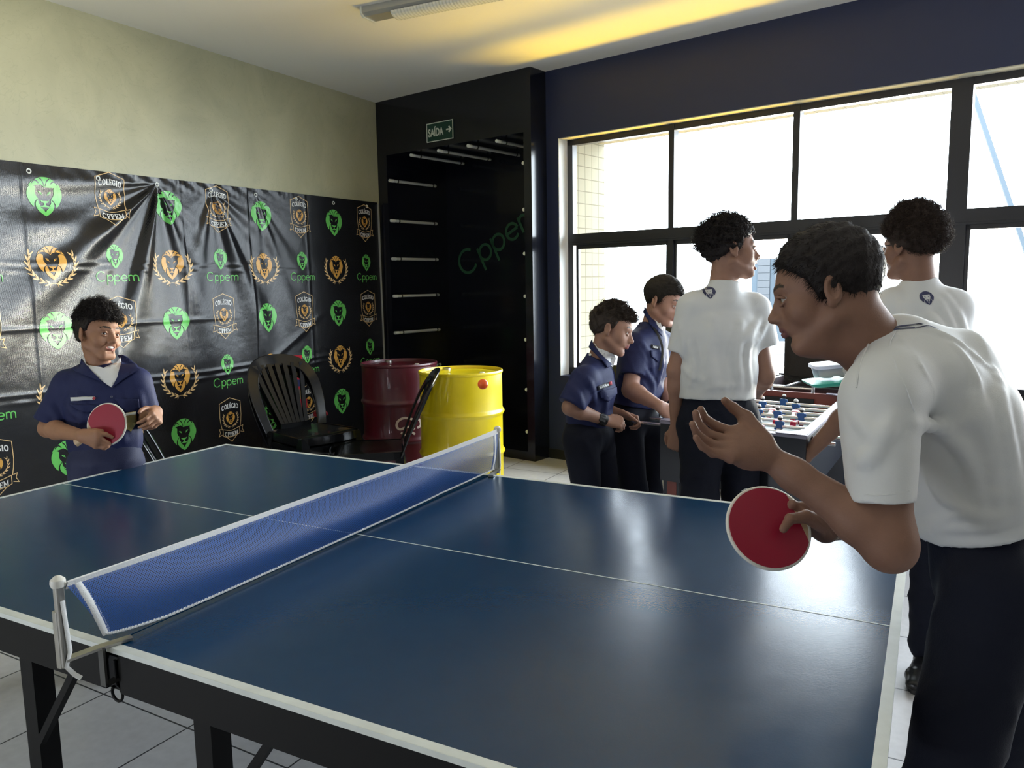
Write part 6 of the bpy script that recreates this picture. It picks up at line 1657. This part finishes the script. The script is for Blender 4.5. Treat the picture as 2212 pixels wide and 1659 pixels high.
def person_A():
    dd = 3.10
    r = empty('person', at(225, 1000, dd) * [1, 1, 0], 'smiling boy in a navy uniform shirt behind the far table end, holding a paddle', 'person')
    H = Head(pj(213, 722, dd), cdir(.90, -.04, -.42), cdir(.03, 1, .03), .90)
    N = pj(219, 802, dd + .02); sr = pj(146, 832, dd + .03); sl = pj(296, 826, dd + .03); P = pj(230, 1000, dd + .03)
    S = SDF(); head_sdf(S, H, 'smile'); neck(S, H, N, .045)
    er, wr = pj(104, 925, dd + .02), pj(178, 941, dd - .175); el, wl = pj(318, 905, dd + .03), pj(338, 888, dd - .15)
    S.rc(sl, sr, .03, .03, .02); arm(S, sr, er, wr, .037, .034, .021); arm(S, sl, el, wl, .037, .032, .021)
    # hand with the paddle
    kn = [pj(210, 936, dd - .215), pj(212, 945, dd - .215), pj(211, 954, dd - .21), pj(208, 963, dd - .20)]
    for q in kn: S.rc(lerp(wr, q, .1), q, .019, .013, .014)
    S.rc(kn[0], pj(228, 938, dd - .205), .0095, .0085, .008); S.rc(pj(228, 938, dd - .205), pj(243, 945, dd - .190), .0085, .0065, .003)
    for i, (q, tx) in enumerate(zip(kn[1:], ((224, 957), (220, 962), (214, 966)))):
        m1 = pj(tx[0] + 10, tx[1] + 1, dd - .19 - .004 * i); S.rc(q, m1, .0098, .0088, .006); S.rc(m1, pj(tx[0] + 13, tx[1] + 3, dd - .165), .0088, .0068, .003)
    S.rc(pj(188, 935, dd - .18), pj(205, 931, dd - .20), .012, .010, .01); S.rc(pj(205, 931, dd - .20), pj(221, 931, dd - .192), .0095, .007, .003)
    # loosely curled left hand
    hand(S, wl, cdir(.35, -.35, -.85), cdir(-.75, -.45, -.1), cdir(-.2, .8, -.3), .82, flex=((.7, .9, .5), (.8, .9, .5), (.9, .9, .5), (1.0, .9, .5)))
    body_obj(S, H, r, (.34, .170, .100), (.34, .12, .10), .0028); eyes(H, r, .0, .25)
    b = MB(); V = []; F = []
    for i in range(13):
        x = -.0245 + .049 * i / 12; y = .0815 - 22 * x * x; V += [H.w(x, y, -.0505 + 8 * x * x), H.w(x, y - .001, -.0615 + 9 * x * x)]
    F = [(2 * i, 2 * i + 1, 2 * i + 3, 2 * i + 2) for i in range(12)]; b.add(V, F); o = b.build('teeth', mat('teeth', (.80, .76, .70), .2), r, True); sm = o.modifiers.new('t', 'SOLIDIFY'); sm.thickness = .004
    cur = lambda P_: np.tile(nrm(H.U * .5 + H.F * .3), (len(P_), 1))
    make_hair(H, r, M_hairb, .0035, st=[dict(n=2400, length=.022, rad=.0011, flow=cur, curl=.0055, turns=1.4, seed=27, seg=8, lift=.6, sel=lambda L: (L[:, 2] > .055)), dict(n=3500, length=.009, rad=.0006, flow=lambda P_: np.tile(-H.U, (len(P_), 1)), seed=29, seg=3, lift=.4)], thick=.006, top=.026, back=.008, noise=.007, seed=25, nape=-.055, front=.062, side=.016, frontlift=.008)
    T = SDF(); torso(T, N, P, sl, sr, .98, .86, w=(.140, .146, .140, .140), d=(.084, .100, .100, .100)); sleeve(T, sr, lerp(sr, er, 1.0), .86, 1.0, .058, .062); sleeve(T, sl, lerp(sl, el, 1.0), .80, 1.0, .056, .056)
    T.sleeve(lerp(N, P, .12), lerp(N, P, -.10), .080, .056, lerp(N, P, -.02), nrm(N - P), .02)
    folds(T, [([(150, 880), (175, 900), (215, 905)], .009, .02), ([(170, 850), (180, 880), (175, 920)], .008, .02), ([(300, 850), (306, 880), (318, 895)], .008, .02), ([(280, 850), (285, 890), (280, 930)], .009, .02), ([(250, 880), (262, 910), (268, 950)], .008, .02), ([(110, 880), (125, 900), (128, 920)], .008, .02)])
    T.disp = wrinkle([((0, 0, 1), 34, .6), (nrm([1, 0, .5]), 32, .7), (nrm([.5, 1, -.4]), 38, .6)], .0038, 41)
    sh = add_cloth(T, 'uniform_shirt', M_navys, r, .0052); T = multi(T, S)
    t0 = 2.2
    pxpoly(T, [(186, 778), (196, 790), (224, 796), (246, 786), (256, 772), (262, 795), (250, 822), (240, 838), (222, 824), (204, 808), (190, 800)], t0, 'undershirt', M_undersh, r, .003, .002)
    pxpoly(T, [(181, 772), (176, 790), (160, 799), (170, 805), (196, 810), (202, 812), (214, 824), (224, 838), (212, 818), (199, 802), (190, 790)], t0, 'collar', M_navys, sh, .006, .003)
    pxpoly(T, [(252, 766), (262, 790), (256, 815), (243, 838), (262, 812), (297, 800), (290, 788), (276, 776), (264, 764)], t0, 'collar', M_navys, sh, .006, .003)
    pxpoly(T, [(157, 859), (202, 857), (203, 864), (158, 867)], t0, 'name_tape', M_tag, sh, .003, .0015); pxpoly(T, [(203, 857), (208, 860), (204, 865), (201, 862)], t0, 'flag_mark', M_flag, sh, .0035, .0015)
    words(T, 180, 862, t0, 'Samuel', .0075, RT, nrm(UP + .05 * RT), sh, M_tagd, 1.0) if False else None
    pxpoly(T, [(155, 873), (210, 876), (204, 884), (190, 893), (165, 882)], t0, 'pocket_flap', M_navys, sh, .003, .003); pxpoly(T, [(252, 862), (298, 862), (300, 880), (280, 893), (262, 880)], t0, 'pocket_flap', M_navys, sh, .003, .003)
    for x, y in ((241, 858), (189, 890), (285, 885)): button(T, x, y, t0, sh)
    pxpoly(T, [(271, 892), (291, 888), (290, 912), (281, 932), (270, 926), (268, 905)], t0, 'brass_badge', M_brass, sh, .005, .004); pxpoly(T, [(270, 893), (291, 889), (291, 894), (271, 900)], t0, 'badge_clip', M_cap, sh, .010, .002)
    hl, hr = pj(262, 1010, dd + .02), pj(196, 1010, dd + .02); k1 = pj(266, 1180, dd - .02); k2 = pj(190, 1180, dd - .02); a1 = np.array([k1[0], k1[1], .09]); a2 = np.array([k2[0], k2[1], .09])
    trousers(r, mat('navy_uniform_trousers', (.010, .016, .065), .7, bump=.25, bscale=380), pj(230, 990, dd + .02), hl, hr, k1, k2, a1, a2, H.F, .95, pj(230, 955, dd + .02), hipw=.150)
    for an in (a1, a2): shoe(an, cdir(.3, 0, -1), 'shoe', M_shoe, r, .92)
    paddle(pj(231, 917, dd - .172), cdir(-.16, .08, -1), cdir(-.86, -.50, .16), 'red table tennis paddle held by the smiling boy at the far table end', .0765, .075)
person_A()

def person_B():
    dd = 3.45
    r = empty('person', at(1270, 950, dd) * [1, 1, 0], 'boy in a navy uniform shirt and black watch, nearest the window wall corner', 'person')
    H = Head(pj(1323, 714, dd), cdir(.93, -.26, -.27), cdir(.26, .96, .0), .92)
    N = pj(1287, 790, dd + .02); sr = pj(1262, 822, dd - .10); sl = pj(1300, 812, dd + .17); P = pj(1268, 930, dd + .06)
    S = SDF(); head_sdf(S, H); neck(S, H, N, .042)
    er, wr = pj(1232, 880, dd - .13), pj(1308, 909, dd - .06); el, wl = pj(1290, 880, dd + .20), pj(1342, 893, dd + .14)
    S.rc(sl, sr, .03, .03, .02); arm(S, sr, er, wr, .036, .033, .020); arm(S, sl, el, wl, .034, .031, .019)
    hand(S, wr, cdir(.95, -.12, .10), cdir(.15, -.6, .75), cdir(.1, .85, .5), .80, flex=((1.0, 1.1, .7),) * 4)
    hand(S, wl, cdir(.9, -.35, -.10), cdir(-.1, -.8, -.3), cdir(.1, .5, -.8), .80, flex=((.9, 1.1, .7),) * 4)
    body_obj(S, H, r, TONE2, LIP, .0033); eyes(H, r, .5)
    make_hair(H, r, mat('hair_brown', (.030, .020, .015), .62, bump=.3, bscale=300, spec=.3), .004, st=[dict(n=2200, length=.030, rad=.0009, flow=lambda P_: np.tile(nrm(H.F * .9 + H.U * .15), (len(P_), 1)), curl=.002, turns=.8, seed=37, seg=7, lift=.35, sel=lambda L: L[:, 2] > .05), dict(n=2500, length=.009, rad=.0006, flow=lambda P_: np.tile(-H.U, (len(P_), 1)), seed=39, seg=3, lift=.4)], thick=.006, top=.022, back=.004, noise=.0055, seed=35, nape=-.050, front=.068, side=.014, frontlift=.010)
    T = SDF(); torso(T, N, P, sl, sr, .93, .96, w=(.135, .142, .135, .140), d=(.085, .104, .100, .098)); sleeve(T, sr, lerp(sr, er, 1.0), .92, 1.0, .060, .062); sleeve(T, sl, lerp(sl, el, 1.0), .80, 1.0, .056, .056)
    T.sleeve(lerp(N, P, .12), lerp(N, P, -.12), .076, .052, lerp(N, P, -.10), nrm(pj(1315, 755, dd) - N), .02)
    folds(T, [([(1245, 800), (1275, 830), (1285, 870)], .009, .02), ([(1225, 830), (1245, 850), (1260, 880)], .009, .02), ([(1300, 840), (1310, 870), (1305, 895)], .009, .02), ([(1250, 900), (1290, 905), (1320, 895)], .010, .02)])
    T.disp = wrinkle([((0, 0, 1), 34, .6), (nrm([1, 0, .5]), 32, .7), (nrm([.5, 1, -.4]), 38, .6)], .0040, 51)
    sh = add_cloth(T, 'uniform_shirt', M_navys, r, .0055); T = multi(T, S); t0 = 2.6
    pxpoly(T, [(1283, 738), (1292, 752), (1306, 768), (1322, 778), (1328, 764), (1330, 775), (1322, 795), (1312, 785), (1296, 765)], t0, 'undershirt', M_undersh, r, .004, .002)
    pxpoly(T, [(1280, 734), (1274, 750), (1290, 770), (1310, 796), (1318, 789), (1298, 766), (1287, 750)], t0, 'collar', M_navys, sh, .007, .003); pxpoly(T, [(1328, 768), (1336, 772), (1345, 778), (1336, 781), (1327, 796), (1322, 800)], t0, 'collar', M_navys, sh, .006, .003)
    pxpoly(T, [(1289, 834), (1319, 824), (1321, 833), (1290, 843)], t0, 'name_tape', M_tagd, sh, .003, .0015); words(T, 1303, 834, t0, 'Pietro Mota', .011, nrm(RT + .32 * UP), nrm(UP - .32 * RT), sh, M_tag, .62)
    pxpoly(T, [(1313, 826), (1319, 824), (1320, 831), (1314, 833)], t0, 'flag_mark', M_flag, sh, .0045, .0015)
    pxpoly(T, [(1292, 847), (1330, 836), (1331, 850), (1313, 868), (1297, 858)], t0, 'pocket_flap', M_navys, sh, .003, .003); button(T, 1310, 857, t0, sh); button(T, 1275, 767, t0, sh, .006, M_cap)
    hl, hr = pj(1290, 950, dd + .12), pj(1255, 950, dd - .02); k1 = pj(1312, 1080, dd + .10); k2 = pj(1270, 1085, dd - .04); a1 = np.array([k1[0], k1[1] + .02, .09]); a2 = np.array([k2[0] - .03, k2[1], .09])
    trousers(r, M_navyt, pj(1270, 935, dd + .05), hl, hr, k1, k2, a1, a2, H.F, .92, pj(1268, 915, dd + .05))
    for an in (a1, a2): shoe(an, cdir(1, 0, 0), 'shoe', M_shoe, r, .92)
    w_ = MB(); d = nrm(wr - er); c = wr - d * .018; w_.tube([c - d * .016, c + d * .016], .0265, 22); o = w_.build('wrist_watch', M_black, None, True); 
    w2 = MB(); w2.box(c + cdir(0, .25, -1) * .024, (.034, .034, .010), d, nrm(np.cross(cdir(0, .25, -1), d)), cdir(0, .25, -1), .004); w2.build('watch_case', M_black, o); tag(o, 'black wrist watch on the boy nearest the window wall corner', 'watch')
person_B()

def person_C():
    dd = 3.72
    r = empty('person', at(1370, 930, dd) * [1, 1, 0], 'neat-haired boy in a navy uniform shirt with lanyard, bending over the game table', 'person')
    H = Head(pj(1434, 652, dd), cdir(.76, -.38, -.58), cdir(.25, .92, -.20), .95)
    N = pj(1404, 716, dd + .03); sr = pj(1372, 752, dd - .06); sl = pj(1432, 742, dd + .16); P = pj(1368, 890, dd + .05)
    S = SDF(); head_sdf(S, H); neck(S, H, N, .046)
    er, wr = pj(1362, 842, dd - .10), pj(1425, 877, dd - .28); el, wl = pj(1430, 842, dd + .12), pj(1455, 880, dd - .05)
    S.rc(sl, sr, .034, .034, .02); arm(S, sr, er, wr, .041, .038, .024); arm(S, sl, el, wl, .038, .034, .022)
    hand(S, wr, cdir(.72, -.55, -.2), cdir(.3, -.7, .55), cdir(.4, .6, .6), .90, flex=((.8, 1.1, .6),) * 4)
    hand(S, wl, cdir(.5, -.8, -.2), cdir(.3, -.5, .55), cdir(-.4, .3, .8), .85, flex=((.8, 1.1, .6),) * 4)
    body_obj(S, H, r, (.40, .22, .165), (.36, .13, .12), .0036); eyes(H, r, .6)
    make_hair(H, r, mat('hair_dark', (.016, .012, .010), .6, bump=.3, bscale=300, spec=.3), .004, st=[dict(n=5000, length=.013, rad=.0007, flow=lambda P_: np.tile(nrm(H.F * .8 - H.U * .3), (len(P_), 1)), seed=47, seg=4, lift=.3)], thick=.006, top=.014, back=.003, noise=.0018, seed=45, nape=-.052, front=.056, side=.004, frontlift=.004)
    T = SDF(); torso(T, N, P, sl, sr, 1.0, .93, w=(.145, .150, .142, .146), d=(.088, .106, .104, .100)); sleeve(T, sr, lerp(sr, er, 1.0), .66, 1.0, .062, .060); sleeve(T, sl, lerp(sl, el, 1.0), .72, 1.0, .060, .056)
    T.sleeve(lerp(N, P, .10), lerp(N, P, -.12), .080, .056, lerp(N, P, -.09), nrm(H.w(0, -.03, -.03) - N), .02)
    folds(T, [([(1385, 740), (1405, 770), (1410, 800)], .009, .02), ([(1395, 800), (1410, 830), (1405, 865)], .009, .02), ([(1425, 760), (1430, 790), (1420, 830)], .009, .02)])
    T.disp = wrinkle([((0, 0, 1), 34, .6), (nrm([1, 0, .5]), 32, .7), (nrm([.5, 1, -.4]), 38, .6)], .0040, 61)
    sh = add_cloth(T, 'uniform_shirt', M_navys, r, .0058); T = multi(T, S); t0 = 2.9
    pxpoly(T, [(1414, 690), (1419, 705), (1429, 715), (1430, 703), (1428, 696), (1421, 698)], t0, 'undershirt', M_undersh, r, .004, .002)
    pxpoly(T, [(1396, 662), (1392, 676), (1402, 700), (1428, 728), (1420, 706), (1409, 690), (1400, 674)], t0, 'collar', M_navys, sh, .007, .003); pxpoly(T, [(1378, 680), (1388, 684), (1383, 688), (1376, 684)], t0, 'epaulette_stripe', M_tag, sh, .004, .001)
    pxpoly(T, [(1406, 744), (1424, 748), (1424, 756), (1406, 752)], t0, 'name_tape', M_tagd, sh, .003, .0015); words(T, 1414, 750, t0, 'Gabriel', .010, nrm(RT - .15 * UP), nrm(UP + .15 * RT), sh, M_tag, .62)
    pxpoly(T, [(1404, 757), (1428, 762), (1430, 776), (1420, 782), (1406, 770)], t0, 'pocket_flap', M_navys, sh, .003, .003)
    ln = [T.hit(x, y, t0) for x, y in ((1406, 700), (1418, 722), (1427, 745), (1429, 770), (1424, 800))]
    if all(q is not None for q in ln):
        b = MB(); b.tube(crom([q + T.normal(q)[0] * .007 for q in ln], 4), .006, 6, flat=.3, ref=tuple(-FW)); b.build('lanyard', M_black, sh, True)
    hl, hr = pj(1395, 920, dd + .12), pj(1350, 920, dd - .02); k1 = pj(1400, 1060, dd + .06); k2 = pj(1368, 1060, dd - .08); a1 = np.array([k1[0], k1[1] + .02, .09]); a2 = np.array([k2[0] - .03, k2[1], .09])
    trousers(r, M_navyt, pj(1368, 900, dd + .05), hl, hr, k1, k2, a1, a2, H.F, .98, pj(1368, 868, dd + .05))
    for an in (a1, a2): shoe(an, cdir(1, 0, 0), 'shoe', M_shoe, r, .95)
    w_ = MB(); d = nrm(wl - el); c = wl - d * .02; w_.tube([c - d * .014, c + d * .014], .0265, 20); o = w_.build('wrist_watch', M_black, None, True); tag(o, 'black wrist band on the far arm of the boy with the lanyard', 'watch')
person_C()
